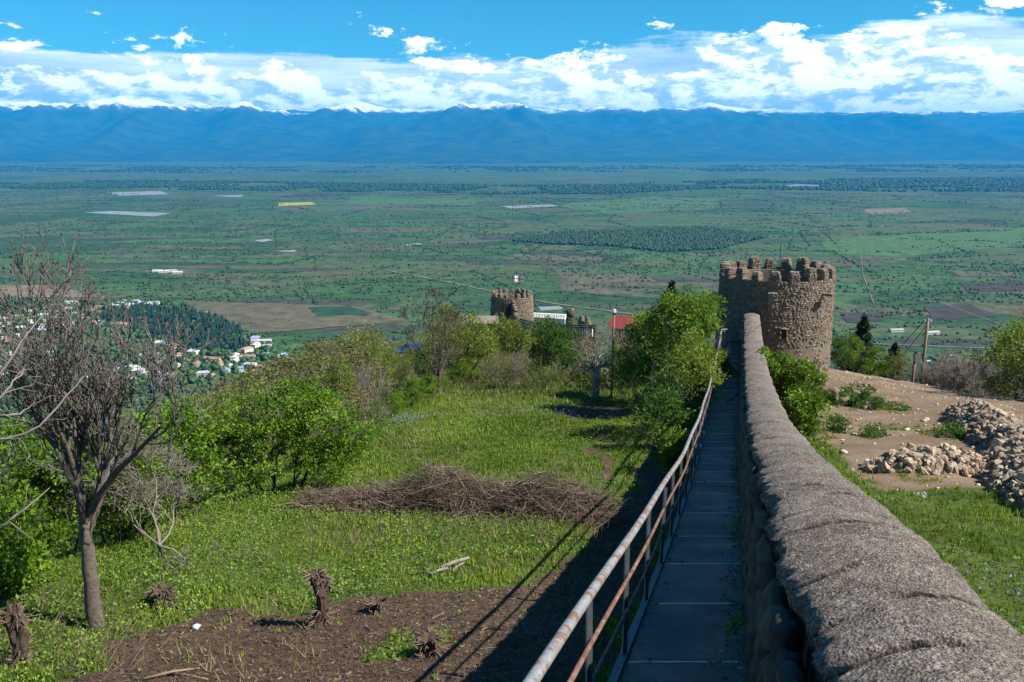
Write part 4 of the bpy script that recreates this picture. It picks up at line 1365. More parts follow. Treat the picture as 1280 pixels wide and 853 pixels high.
# ------------------------------------------------------------------ parked car
pc = by_depth(511, 116)
car = thing('parked_car', 'dark blue off-road car parked on the track among bushes', 'car', (pc[0], pc[1], pc[2] + .1), R(205))
def loft(secs, name, m, parent, smooth=True):
    n = len(secs[0]); V = np.vstack([np.array(s_) for s_ in secs]); Q = []
    for i in range(len(secs) - 1):
        for j in range(n):
            Q.append([i * n + j, i * n + (j + 1) % n, (i + 1) * n + (j + 1) % n, (i + 1) * n + j])
    g = G().add(V, Q)
    e = len(secs) - 1
    g.add(np.array(secs[0]), quads=[[3, 2, 1, 0]] if n == 4 else None)
    g.add(np.array(secs[-1]), quads=[[0, 1, 2, 3]] if n == 4 else None)
    return link(name, g.mesh(name), MATS[m], parent)
def sec(x, w_, z0, z1): return [[x, -w_, z0], [x, w_, z0], [x, w_ * .94, z1], [x, -w_ * .94, z1]]
loft([sec(-2.25, .80, .5, .95), sec(-2.1, .92, .38, 1.05), sec(0.6, .94, .36, 1.08), sec(1.9, .90, .38, 1.02), sec(2.25, .80, .5, .88)], 'body', 'car_paint', car)
def sec2(x, w_, w2, z0, z1): return [[x, -w_, z0], [x, w_, z0], [x, w2, z1], [x, -w2, z1]]
loft([sec2(-2.1, .88, .80, 1.04, 1.1), sec2(-1.9, .88, .74, 1.04, 1.72), sec2(.1, .88, .72, 1.06, 1.76), sec2(.95, .88, .8, 1.06, 1.1)], 'cabin', 'car_glass', car)
loft([sec2(-1.95, .74, .70, 1.70, 1.78), sec2(.15, .73, .68, 1.74, 1.82)], 'roof', 'car_paint', car)
for sx in (-1.4, 1.4):
    for sy in (-1, 1):
        wh = link('wheel', G().tube([[sx, sy * .72, .36], [sx, sy * .95, .36]], .36, 16).mesh('wheel', True), MATS['rubber_and_void'], car)
        link('rim', G().tube([[sx, sy * .94, .36], [sx, sy * .965, .36]], .22, 12).mesh('rim', True), MATS['bark_grey'], wh)
for sy in (-1, 1):
    link('headlight', G().box((2.2, sy * .58, .80), (.14, .34, .18)).mesh('headlight'), MATS['headlight_glass'], car)
    link('mirror', G().box((.55, sy * 1.0, 1.12), (.14, .18, .14)).mesh('mirror'), MATS['car_paint'], car)
link('number_plate', G().box((2.28, 0, .55), (.04, .52, .13)).mesh('number_plate'), MATS['white_paint'], car)

# ------------------------------------------------------------------ vegetation generators
def unit(v):
    return v / (np.linalg.norm(v) + 1e-9)
def grow(r_, p, d, L, rad, depth, out, wander=.18, up=.12, nch=(3, 5), spread=.8, shrink=.62, seg=6):
    pts = [p]; rads = [rad]
    for k in range(seg):
        d = unit(d + r_.normal(size=3) * wander + np.array([0, 0, up]))
        p = p + d * L / seg
        pts.append(p); rads.append(rad * (1 - .72 * (k + 1) / seg))
    out.append((np.array(pts), np.array(rads), depth))
    if depth <= 0:
        return
    for c in range(int(r_.integers(nch[0], nch[1] + 1))):
        f = r_.uniform(.35, 1.0); i = min(int(f * seg), seg)
        dd = unit(pts[i] - pts[max(i - 1, 0)])
        ax = unit(np.cross(dd, r_.normal(size=3)))
        nd = unit(dd * math.cos(spread) + ax * math.sin(spread) * r_.uniform(.6, 1.2) + np.array([0, 0, .12]))
        grow(r_, pts[i], nd, L * shrink * r_.uniform(.75, 1.25), max(rads[i] * .72, .0035), depth - 1, out, wander, up, nch, spread, shrink, max(3, seg - 1))
def tubes(out, name, dmin=None, dmax=None, sides=5, minr=0.0):
    g = G()
    for (P, r, dep) in out:
        if dmin is not None and dep < dmin: continue
        if dmax is not None and dep > dmax: continue
        g.tube(P, np.maximum(r, minr), sides if dep > 1 else 3, cap=False, tint=rng.uniform(.25, .75))
    return g.mesh(name, True)
LEAF = np.array([[0, 0, 0], [-.32, .45, .06], [0, 1, -.05], [.32, .45, .06]])
def leaves(r_, P, size, out_dir=None, tint=None, droop=.0):
    """P (n,3) leaf roots, out_dir (n,3) preferred direction"""
    n = len(P)
    d = r_.normal(size=(n, 3)) * .8 + np.array([0, 0, .25 - droop])
    if out_dir is not None:
        d = d + out_dir * .9
    d /= np.linalg.norm(d, axis=1)[:, None]
    ref = r_.normal(size=(n, 3)); ref[:, 2] += .9
    x = np.cross(d, ref); x /= np.linalg.norm(x, axis=1)[:, None] + 1e-9
    z = np.cross(x, d)
    s_ = size * r_.uniform(.65, 1.35, n)
    V = (LEAF[None, :, 0, None] * x[:, None] + LEAF[None, :, 1, None] * d[:, None] + LEAF[None, :, 2, None] * z[:, None]) * s_[:, None, None] + P[:, None]
    Q = np.arange(n)[:, None] * 4 + np.array([[0, 3, 2, 1]])
    tv = r_.uniform(0, 1, n) if tint is None else np.clip(tint + r_.normal(size=n) * .16, 0, 1)
    return V.reshape(-1, 3), Q, np.repeat(tv, 4)
def crown_mesh(seed, lobes, n, size, clump=.45, nclump=90, name='crown', flat=.8):
    """lobes: (x,y,z,rx,ry,rz). Leaf clumps over the lobes, leaves round the clumps."""
    r_ = np.random.default_rng(seed)
    w_ = np.array([l[3] * l[4] + l[4] * l[5] + l[3] * l[5] for l in lobes]); w_ = w_ / w_.sum()
    li = r_.choice(len(lobes), nclump, p=w_)
    Lb = np.array(lobes)[li]
    dr = r_.normal(size=(nclump, 3)); dr[:, 2] = np.abs(dr[:, 2]) * 1.0 - .35
    dr /= np.linalg.norm(dr, axis=1)[:, None]
    rad = r_.uniform(.55, 1.06, nclump)[:, None]
    cc = Lb[:, :3] + dr * Lb[:, 3:] * rad
    ctint = np.clip(.5 + .32 * r_.normal(size=nclump), .0, 1.0)
    ci = r_.integers(0, nclump, n)
    off = r_.normal(size=(n, 3)); off /= np.linalg.norm(off, axis=1)[:, None]
    cs = clump * r_.uniform(.55, 1.3, nclump)
    off = off * (cs[ci] * r_.uniform(0.2, 1.0, n) ** .5)[:, None]
    off[:, 2] *= flat
    P = cc[ci] + off
    od = unit_rows(off) * .6 + dr[ci] * .6
    V, Q, tv = leaves(r_, P, size, od, ctint[ci])
    return raw_mesh(name, V, [Q], False, {'tint': tv})
def unit_rows(a):
    return a / (np.linalg.norm(a, axis=1)[:, None] + 1e-9)

def make_tree(name, label, cat, loc, seed, height, width, leaf, leaf_m, nleaf, bark='bark_dark', stems=1, trunk_h=.3, size=.11, nclump=80, clump=.42,
              group=None, rz=0.0, scale=1.0, depth=3, extra_twigs=False, trunk_r=.09, ylen=None, lobes=None):
    """leafy shrub or tree: trunk part with limbs, crown part of leaves"""
    r_ = np.random.default_rng(seed)
    t = thing(name, label, cat, loc, rz, group, scale)
    out = []
    for s_ in range(stems):
        a = r_.uniform(0, 6.28); lean = .12 if stems == 1 else .5
        d = unit(np.array([math.cos(a) * lean, math.sin(a) * lean, 1.0]))
        p0 = np.array([math.cos(a), math.sin(a), 0]) * (0.0 if stems == 1 else width * .16 * r_.uniform(.2, 1))
        p0[2] = -.25
        grow(r_, p0, d, height * (.80 if stems == 1 else .66), trunk_r * (1 if stems == 1 else .7), depth, out, .14, .10, (4, 6) if stems == 1 else (2, 4), .7, .55)
    link('trunk', tubes(out, 'trunk', sides=6, minr=.006), MATS[bark], t)
    yl = ylen or width
    if lobes is None:
        lobes = []
        nl = 7
        for k in range(nl):
            a = k / nl * 6.28 + r_.uniform(-.4, .4); rr_ = r_.uniform(.18, .34)
            zc = r_.uniform(trunk_h + .22, .80)
            rs = r_.uniform(.15, .26)
            lobes.append((math.cos(a) * rr_ * width, math.sin(a) * rr_ * yl, zc * height, rs * width, rs * yl, r_.uniform(.15, .26) * height))
        lobes.append((0, 0, height * .78, width * .22, yl * .22, height * .22))
        lobes.append((r_.normal() * .08 * width, 0, height * (trunk_h + .3), width * .3, yl * .3, height * .2))
    if nleaf:
        link('crown', crown_mesh(seed + 1, lobes, nleaf, size, clump, nclump), MATS[leaf_m], t)
    return t

def bare_tree(name, label, cat, loc, seed, height, bark, twig, depth=4, nch=(3, 5), trunk_r=.17, spread=.75, up=.12, lead=5, trunk_f=.36, wander=.18, pods=0, pod_m='pod', rz=0.0, scale=1.0, group=None, minr=.004, widef=.45, podsize=.07):
    r_ = np.random.default_rng(seed)
    t = thing(name, label, cat, loc, rz, group, scale)
    th_ = height * trunk_f
    trunk = []
    P = [np.array([0, 0, -.3])]; R_ = [trunk_r * 1.45]
    for k in range(7):
        f = (k + 1) / 7
        P.append(np.array([r_.normal() * .012, r_.normal() * .012, th_ * f])); R_.append(trunk_r * (1.05 - .3 * f))
    P, R_ = np.array(P), np.array(R_)
    P[1] = [0, 0, .08]; R_[1] = trunk_r * 1.15
    g = G(); g.tube(P, R_, 10)
    out = []
    for k in range(lead):
        a = k / lead * 6.28 + r_.uniform(-.4, .4)
        sp = r_.uniform(.15, widef) if k else .05
        f = r_.uniform(.88, 1.0) if k else 1.0
        p = np.array([P[-1][0], P[-1][1], th_ * f - .05])
        d = unit(np.array([math.cos(a) * sp * 2, math.sin(a) * sp * 2, 1.0]))
        grow(r_, p, d, (height - th_) * r_.uniform(.62, .9), trunk_r * r_.uniform(.42, .62), depth, out, wander, up, nch, spread, .56)
    for (Q, r, dep) in out:
        if dep >= depth - 1:
            g.tube(Q, r, 6, cap=False)
    link('trunk', g.mesh('trunk', True), MATS[bark], t)
    link('twigs', tubes(out, 'twigs', dmax=depth - 2, minr=minr), MATS[twig], t)['kind'] = 'stuff'
    if pods:
        tips = np.array([Q[-1] for (Q, r, dep) in out if dep == 0])
        idx = r_.integers(0, len(tips), pods)
        Vv, Qq, tv = leaves(r_, tips[idx] + r_.normal(size=(pods, 3)) * .035, podsize)
        link('dry_pods', raw_mesh('dry_pods', Vv, [Qq], False, {'tint': tv}), MATS[pod_m], t)['kind'] = 'stuff'
    return t

# ---- foreground bare tree and twigs
p = ground(121, 787)
bare_tree('bare_tree', 'leafless grey tree hung with dry brown seed clusters on the grass', 'tree', p, 107, 5.7, 'bark_tree', 'twig_tree', depth=4, nch=(3, 5), trunk_r=.14, spread=.55, up=.20, lead=8, trunk_f=.38, pods=2600, widef=.18, minr=.007, podsize=.050, wander=.22, rz=2.5)
p2 = ground(205, 700)
bare_tree('bare_shrub', 'tangled leafless grey shrub beside the bare tree', 'shrub', gxy(p2[0] - .2, p2[1] + .3), 102, 2.9, 'bark_grey', 'twig_grey', depth=4, nch=(3, 5), trunk_r=.05, spread=.9, up=.02, lead=6, trunk_f=.12, wander=.3, widef=.9, minr=.006)
# tree just beyond the frame whose pale branches reach in
q = gxy(-10.2, 11.2)
t = thing('bare_tree', 'pale leafless tree whose long bare branches reach over the shrubs', 'tree', q)
g = G()
g.tube([[0, 0, -.3], [.05, 0, 1.2], [.0, 0, 2.8], [.1, .1, 4.6]], [.2, .15, .11, .06], 9)
link('trunk', g.mesh('trunk', True), MATS['bark_grey'], t)
r_ = np.random.default_rng(7)
for (u0, v0, u1, v1, u2, v2, dpt) in ((-120, 640, 0, 466, 58, 388, 11.2), (-140, 600, 0, 500, 30, 462, 11.5), (-120, 560, 40, 547, 105, 470, 11.4), (-120, 700, 0, 662, 62, 610, 11.8), (-120, 520, 20, 520, 30, 515, 11.9)):
    A0 = at_depth(u0, v0, dpt + .2) - q; A1 = at_depth(u1, v1, dpt) - q; A2 = at_depth(u2, v2, dpt + .3) - q
    zs = float(np.clip(A0[2], 1.2, 4.4))
    S0 = np.array([.02, 0.02, zs - .5])
    ctrl = np.array([S0, A0, A1, A2])
    tt = np.linspace(0, 3, 19)
    Pm = np.stack([np.interp(tt, [0, 1, 2, 3], ctrl[:, k]) for k in range(3)], 1)
    for _ in range(3):
        Pm[1:-1] = (Pm[:-2] + 2 * Pm[1:-1] + Pm[2:]) / 4
    Pm[1:-1] += r_.normal(size=(17, 3)) * .012
    g = G(); g.tube(Pm, np.linspace(.035, .008, 19), 6, cap=False)
    out = []
    for k in range(3):
        i = int(r_.integers(8, 18)); dd = unit(Pm[i] - Pm[i - 1])
        grow(r_, Pm[i], unit(dd + r_.normal(size=3) * .55), r_.uniform(.25, .7), .008, 1, out, .25, .0, (1, 2), .6, .6)
    for (Q, r, dep) in out:
        g.tube(Q, np.maximum(r, .003), 4, cap=False)
    link('branch', g.mesh('branch', True), MATS['twig_pale'], t)

# ---- bright bushes on the terrace edge
p = ground(300, 632)
pbig = gxy(p[0] + .5, p[1] + 2.0)
lob = [(-2.6, 0, 1.0, 1.0, 1.0, .9), (-1.6, .2, 1.6, 1.1, 1.1, 1.0), (-.4, 0, 2.2, 1.2, 1.2, 1.1), (.7, .1, 2.9, 1.0, 1.0, .9), (1.6, 0, 2.1, 1.1, 1.1, 1.1), (2.5, .2, 1.5, .9, .9, .9), (.4, -.6, 1.3, 1.3, .9, .9), (-1.0, -.6, .8, 1.1, .8, .7), (1.7, -.5, .9, 1.0, .8, .7), (-2.2, -.3, 1.9, .7, .7, .7)]
make_tree('leafy_bush', 'big rounded bright green bush behind the bare brush line', 'bush', pbig, 201, 3.6, 5.6, 'x', 'leaf_bright', 24000, stems=9, size=.092, nclump=300, clump=.32, lobes=lob, depth=2, trunk_r=.06)
spec = [  # u, depth, height, width, seed, leaf, nleaf, label
    (40, 20.5, 3.6, 4.2, 211, 'leaf_bright', 8500, 'leafy green thicket behind the bare tree trunk'),
    (150, 22.5, 3.4, 4.0, 212, 'leaf_bright', 8000, 'leafy green thicket between the bare tree and the big bush'),
    (-60, 19.0, 3.4, 4.4, 213, 'leaf_bright', 6500, 'leafy green thicket by the pale reaching branches'),
    (225, 25.5, 3.4, 3.4, 214, 'leaf_bright', 6000, 'narrow green thicket against the flank of the big bush'),
]
for (u, tt_, h_, w_, sd, lm, nl, lb) in spec:
    make_tree('thicket', lb, 'thicket', by_depth(u, tt_), sd, h_, w_, 'x', lm, int(nl * 1.4), stems=8, size=.10, nclump=170, clump=.36, trunk_h=-.05, depth=2, trunk_r=.05)
# low leafy plants before the thickets
for k, (u, v, w_, h_) in enumerate(((60, 700, 2.2, .9), (170, 670, 2.0, .9), (20, 740, 1.6, .8))):
    p = ground(u, v)
    make_tree('low_shrub', ('knee-high green shrub at the foot of the thicket behind the trunk', 'knee-high green shrub beside the tangled grey shrub', 'knee-high green shrub near the dark rotten stump')[k], 'shrub', p, 220 + k, h_ * 1.5, w_, 'x', 'leaf_bright', 2200, stems=5, size=.10, nclump=50, clump=.26, trunk_h=-.1, depth=1, trunk_r=.025)

# ---- prototypes for the scrub of the slope (copied)
def proto(kind, seed):
    if kind == 'olive':
        return make_tree('scrub_tree', '', 'tree', (0, 0, -500), seed, 5.0, 4.2, 'x', 'leaf_olive', 3800, 'bark_grey', stems=5, size=.13, nclump=130, clump=.42, trunk_h=.05, depth=3, trunk_r=.06)
    if kind == 'yellow':
        return make_tree('scrub_tree', '', 'tree', (0, 0, -500), seed, 5.0, 4.0, 'x', 'leaf_yellow', 4600, 'bark_dark', stems=1, size=.13, nclump=130, clump=.40, trunk_h=.12, depth=3, trunk_r=.10)
    if kind == 'bright':
        return make_tree('scrub_tree', '', 'tree', (0, 0, -500), seed, 4.0, 3.6, 'x', 'leaf_bright', 4600, 'bark_dark', stems=4, size=.13, nclump=110, clump=.38, trunk_h=0.0, depth=2, trunk_r=.06)
    if kind == 'deep':
        return make_tree('scrub_tree', '', 'tree', (0, 0, -500), seed, 4.0, 3.2, 'x', 'leaf_deep', 5200, 'bark_dark', stems=3, size=.13, nclump=110, clump=.36, trunk_h=0.15, depth=3, trunk_r=.06)
    if kind == 'bud':
        return make_tree('scrub_tree', '', 'tree', (0, 0, -500), seed, 4.6, 4.0, 'x', 'leaf_bud', 2600, 'twig_grey', stems=7, size=.10, nclump=140, clump=.45, trunk_h=0.0, depth=4, trunk_r=.05)
PROTO = {k: [proto(k, 300 + 10 * i + j) for j in range(3 if k in ('olive', 'bud', 'yellow') else 2)] for i, k in enumerate(('olive', 'yellow', 'bright', 'deep', 'bud'))}
used = set()
def put(kind, label, u, t_, h_, sc_w=1.0, group=None, j=None, dz=0.0):
    j = int(rng.integers(len(PROTO[kind]))) if j is None else j
    src = PROTO[kind][j]
    base_h = {'olive': 5.0, 'yellow': 5.0, 'bright': 4.0, 'deep': 4.0, 'bud': 4.6}[kind]
    s_ = h_ / base_h
    p = by_depth(u, t_); p[2] += dz
    return copy_thing(src, label, p, rng.uniform(0, 6.28), (s_ * sc_w, s_ * sc_w, s_), group)
KN = {'olive': ('olive green budding scrub tree', 'olive'), 'bud': ('greyish brown nearly leafless scrub', 'brown'), 'yellow': ('yellow green young tree', 'yellow green'), 'bright': ('fresh green bush', 'fresh green')}
def slope_put(k, u, t_, h_, w_=1.0):
    if u < 260: where = 'downhill beyond the bare tree with seed clusters'
    elif t_ < 60 and u < 400: where = 'rising just behind the big rounded bush'
    elif t_ < 60: where = 'along the outer edge of the meadow'
    elif t_ > 84: where = 'on the far slope beside the parked car'
    else: where = 'on the slope between big bush and car'
    put(k, KN[k][0] + ' ' + where, u, t_, h_, w_, KN[k][1] + ' scrub ' + where)
for (k, u, t_, h_, w_) in (
        ('olive', 255, 36, 4.4, 1.1), ('olive', 330, 44, 4.8, 1.1), ('bud', 300, 40, 4.2, 1.2), ('olive', 395, 50, 5.0, 1.1), ('olive', 360, 58, 5.0, 1.2), ('bud', 425, 46, 4.2, 1.1),
        ('olive', 455, 62, 5.2, 1.2), ('bud', 240, 46, 4.2, 1.2), ('olive', 290, 60, 5.2, 1.2), ('yellow', 310, 52, 4.6, 1.0), ('bright', 305, 64, 5.0, .8),
        ('olive', 420, 72, 5.4, 1.2), ('bud', 345, 72, 5.0, 1.3), ('olive', 465, 78, 4.6, 1.2), ('olive', 440, 88, 5.6, 1.3), ('bud', 380, 86, 5.4, 1.3), ('olive', 462, 96, 4.6, 1.2),
        ('bud', 200, 38, 3.8, 1.2), ('bud', 165, 44, 4.4, 1.3), ('olive', 205, 54, 5.0, 1.2), ('bud', 120, 40, 4.2, 1.3), ('olive', 90, 48, 4.6, 1.3), ('bud', 40, 42, 4.2, 1.3), ('olive', 10, 50, 4.6, 1.3),
        ('olive', 350, 34, 3.4, 1.0), ('bud', 440, 36, 2.8, 1.0), ('yellow', 425, 40, 3.4, 1.0), ('yellow', 470, 48, 3.6, 1.0), ('bright', 470, 58, 3.4, 1.0), ('bud', 490, 66, 2.8, 1.1),
        ('bud', 250, 70, 5.0, 1.3), ('olive', 150, 62, 5.2, 1.3), ('olive', 460, 104, 5.0, 1.3), ('olive', 400, 104, 5.6, 1.4), ('bright', 476, 112, 3.0, 1.0), ('olive', -30, 46, 4.8, 1.3),
        ('bud', 455, 41, 3.4, 1.0), ('olive', 500, 56, 2.6, 1.0), ('yellow', 512, 66, 2.6, 1.1), ('bud', 410, 33, 2.6, 1.0)):
    slope_put(k, u, t_, h_, w_)
# bushes along the terrace edge
for k, (u, v, h_) in enumerate(((447, 560, 1.6), (470, 540, 1.4), (492, 522, 1.5), (515, 508, 1.5), (535, 500, 1.6), (545, 488, 1.6))):
    p = ground(u, v)
    copy_thing(PROTO['bright'][k % 2], 'low fresh green bush on the rim of the meadow', p, k * 1.3, (.42, .42, h_ / 4.2), 'low bushes on the meadow rim')
# trees before the castle
bare_tree('bare_tree', 'dark leafless spreading tree behind the meadow rim', 'tree', by_depth(549, 52), 401, 5.4, 'bark_dark', 'bark_dark', depth=4, nch=(3, 4), trunk_r=.14, spread=.7, up=.08, lead=6, trunk_f=.2, widef=.7, pods=700, pod_m='leaf_olive', minr=.008, podsize=.10)
for (k, lb, u, t_, h_, w_) in (
        ('yellow', 'yellow green tree with thin dark trunk behind the dark leafless tree', 592, 58, 4.6, 1.0),
        ('yellow', 'tall airy yellow green tree before the ruined tower', 640, 64, 4.7, 1.05),
        ('yellow', 'yellow green tree filling the gap below the ruined tower', 612, 72, 4.9, 1.1),
        ('deep', 'deep green young tree with several stems on the meadow', 692, 52, 4.3, 1.0),
        ('yellow', 'yellow green tree right behind the deep green young tree', 682, 66, 4.4, .9),
        ('olive', 'olive tree between the deep green tree and the pruned tree', 722, 62, 3.4, 1.0),
        ('olive', 'olive scrub tree under the white baluster row', 735, 74, 3.6, 1.0),
        ('olive', 'dark olive tree beside the parked car', 548, 84, 5.6, .9),
        ('olive', 'tall olive tree rising behind the parked car', 565, 100, 7.0, 1.0),
        ('olive', 'olive scrub tree beside the dark shed', 575, 116, 5.4, 1.0),
        ('bright', 'fresh green bush just below the parked car', 515, 88, 2.0, 1.3),
        ('bright', 'fresh green bush under the dark leafless tree', 530, 60, 2.8, 1.0),
        ('olive', 'olive scrub tree behind the lamp post', 775, 60, 3.4, 1.0),
        ('bud', 'greyish brown leafless scrub behind the lamp post', 790, 66, 4.0, 1.0),
        ('bright', 'fresh green shrub between lamp post and big trees', 790, 52, 3.2, 1.0),
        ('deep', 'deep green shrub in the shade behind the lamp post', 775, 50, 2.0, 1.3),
        ('bud', 'greyish brown scrub between the two tower-side trees', 655, 56, 2.6, 1.2),
        ('bud', 'greyish brown scrub at the foot of the airy tree', 620, 55, 2.4, 1.2),
        ('olive', 'olive scrub tree under the pale battlements', 665, 84, 3.4, 1.1),
        ('bright', 'low fresh green bush beside the thin dark trunk', 575, 57, 2.0, 1.3),
        ('olive', 'low olive bush between thin dark trunk and airy tree', 618, 60, 2.2, 1.4),
        ('bright', 'low fresh green bush at the foot of the airy tree', 648, 60, 1.8, 1.4),
        ('bright', 'low fresh green bush behind the deep green young tree', 675, 60, 2.0, 1.4),
        ('bud', 'greyish scrub behind the deep green young tree', 705, 58, 2.2, 1.3),
        ('bright', 'low fresh green bush behind the pruned tree', 735, 53, 1.9, 1.4),
        ('olive', 'wide olive bush under the ruined tower', 628, 88, 3.4, 1.6),
        ('olive', 'wide olive bush below the pale battlements', 690, 92, 3.2, 1.6),
        ('yellow', 'yellow green bush below the white baluster rows', 715, 84, 3.2, 1.4),
        ('olive', 'wide olive bush below the dark shed', 572, 74, 3.2, 1.5),
        ('olive', 'olive scrub tree close under the ruined tower', 595, 96, 4.6, 1.1)):
    put(k, lb, u, t_, h_, w_)
# pruned tree with whitewashed trunk
p = by_depth(745, 47.5)
t = thing('pruned_tree', 'heavily pruned tree with whitewashed trunk and knotted bare branches', 'tree', p)
link('trunk', G().tube([[0, 0, -.2], [0, 0, .1], [.02, 0, 1.0], [.0, 0, 1.75]], [.30, .24, .2, .22], 10).mesh('trunk', True), MATS['whitewash'], t)
out = []; r_ = np.random.default_rng(44)
for k in range(16):
    a = k / 16 * 6.28
    grow(r_, np.array([0, 0, 1.65]), unit(np.array([math.cos(a), math.sin(a), .25 + .5 * r_.uniform()])), 1.25, .05, 2, out, .3, -.02, (2, 3), .8, .55)
link('branches', tubes(out, 'branches', minr=.010), MATS['twig_pale'], t)
for k, (u, tt_, h_) in enumerate(((735, 56, 3.9), (787, 56, 3.4))):
    bare_tree('bare_tree', ('leafless grey tree behind the pruned tree', 'leafless grey tree between lamp post and red roof')[k], 'tree', by_depth(u, tt_), 420 + k, h_, 'bark_grey', 'twig_grey', depth=3, nch=(3, 5), trunk_r=.10, lead=6, trunk_f=.3, minr=.010, widef=.6)
# big leafy trees beside the railing
make_tree('leafy_tree', 'large bright green tree leaning over the railing near the tower', 'tree', by_depth(838, 41.5), 501, 6.0, 4.6, 'x', 'leaf_bright', 13000, 'bark_dark', stems=5, size=.135, nclump=190, clump=.42, trunk_h=.05, depth=3, trunk_r=.09)
make_tree('leafy_tree', 'bright green tree beside the last stretch of railing', 'tree', by_depth(872, 44), 502, 5.6, 3.2, 'x', 'leaf_bright', 8000, 'bark_dark', stems=4, size=.135, nclump=130, clump=.40, trunk_h=.05, depth=3, trunk_r=.08)
make_tree('leafy_tree', 'olive tinged half leafed tree close against the railing', 'tree', by_depth(862, 35), 503, 4.6, 2.6, 'x', 'leaf_yellow', 3200, 'bark_dark', stems=4, size=.11, nclump=90, clump=.36, trunk_h=.1, depth=4, trunk_r=.06)
make_tree('leafy_tree', 'shaded bright green tree at the meadow side of the railing trees', 'tree', by_depth(805, 46), 504, 4.6, 3.2, 'x', 'leaf_bright', 7000, 'bark_dark', stems=5, size=.13, nclump=120, clump=.40, trunk_h=0, depth=2, trunk_r=.06)
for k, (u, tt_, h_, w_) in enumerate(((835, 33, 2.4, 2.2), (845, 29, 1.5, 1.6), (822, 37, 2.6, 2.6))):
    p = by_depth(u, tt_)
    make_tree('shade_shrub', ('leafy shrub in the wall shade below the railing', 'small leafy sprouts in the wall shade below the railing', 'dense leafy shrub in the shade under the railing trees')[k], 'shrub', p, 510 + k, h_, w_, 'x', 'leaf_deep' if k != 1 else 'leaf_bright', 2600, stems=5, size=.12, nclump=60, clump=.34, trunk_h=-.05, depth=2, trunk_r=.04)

# conifers
def conifer(label, loc, seed, h_, w_, n):
    r_ = np.random.default_rng(seed)
    t = thing('conifer', label, 'tree', loc)
    link('trunk', G().tube([[0, 0, -.2], [0, 0, h_ * .5], [0, 0, h_ * .95]], [.14, .1, .03], 8).mesh('trunk', True), MATS['bark_dark'], t)
    f = r_.uniform(0, 1, n) ** 1.2; a = r_.uniform(0, 6.28, n)
    tier = .72 + .28 * np.sin(f * 38) + .12 * np.sin(a * 5 + f * 9)
    rr_ = w_ / 2 * (1 - f) ** .75 * tier * r_.uniform(.5, 1, n)
    P = np.column_stack([rr_ * np.cos(a), rr_ * np.sin(a), h_ * (.12 + .88 * f) - .12 * rr_])
    V, Q, tv = leaves(r_, P, .24, np.column_stack([np.cos(a), np.sin(a), -.2 * np.ones(n)]))
    link('crown', raw_mesh('crown', V, [Q], False, {'tint': tv}), MATS['leaf_dark'], t)
conifer('dark conifer rising behind the large bright tree', by_depth(835, 64), 601, 7.2, 3.2, 3000)
conifer('dark conifer behind the bare mound beside the round tower', by_depth(1073, 66), 602, 5.2, 3.6, 3000)
conifer('small dark conifer between the tower and the pole', by_depth(1112, 68), 603, 4.6, 2.6, 2200)

# ---- east side of the wall
for (k, lb, u, v, h_, w_, n, sd) in (
        ('leaf_bright', 'fresh green shrub climbing the wall near the tower', 955, 500, 2.3, 1.7, 4200, 701), ('leaf_bright', 'tall fresh green shrub between wall and tower', 975, 505, 2.3, 2.0, 5000, 702),
        ('leaf_bright', 'fresh green shrub spilling along the wall foot', 1005, 545, 1.5, 1.5, 3200, 703), ('leaf_bright', 'fresh green shrub in front of the tower base', 1000, 508, 2.0, 1.8, 4200, 704)):
    make_tree('wall_shrub', lb, 'shrub', ground(u, v), sd, h_, w_, 'x', k, n, stems=6, size=.12, nclump=80, clump=.28, trunk_h=-.1, depth=2, trunk_r=.035)
for (lb, u, v, h_, w_, n, sd) in (
        ('dark green weed clump on bare soil before the tower', 1030, 505, 1.1, 1.5, 2600, 711), ('dark green mounded weed clump in the middle of the bare soil', 1078, 508, .85, 2.3, 3200, 712),
        ('small dark weed tuft by the fresh green shrub', 1045, 540, .55, .8, 900, 713), ('small dark weed tuft on the open soil', 1098, 512, .4, 1.0, 700, 714), ('low weed patch on the upper bare soil', 1125, 513, .25, .9, 500, 715),
        ('grey green weed patch beside the small stone heap', 1095, 545, .3, 1.0, 700, 716), ('grey green weed patch between the two stone heaps', 1190, 545, .35, 1.4, 800, 717), ('low green weed patch on the crest of the mound', 1085, 466, .6, 2.4, 1200, 718), ('low green weed patch beside the dry thicket', 1200, 486, .5, 2.0, 1100, 719)):
    make_tree('weed_clump', lb, 'plant', ground(u, v), sd, h_, w_, 'x', 'leaf_deep', n, stems=5, size=.085, nclump=50, clump=.20, trunk_h=-.3, depth=1, trunk_r=.012)
for (k, lb, u, t_, h_, w_) in (
        ('bright', 'fresh green bush on the crest beside the tower', 1060, 63, 3.0, 1.0), ('bright', 'fresh green bush before the small dark conifer', 1092, 62, 2.6, 1.1), ('olive', 'olive bush on the crest by the short pole', 1118, 62, 2.8, .9),
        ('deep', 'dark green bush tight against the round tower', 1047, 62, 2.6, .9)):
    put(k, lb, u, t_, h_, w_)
for k, (u, tt_, h_, w_) in enumerate(((1262, 46, 5.0, 1.1), (1305, 42, 5.0, 1.1), (1250, 56, 5.4, 1.0))):
    put('yellow', ('yellow green tree growing over the dry thicket', 'yellow green tree beyond the long stone heap', 'yellow green tree behind the dry thicket')[k], u, tt_, h_, w_, dz=-.6, j=k % 3)
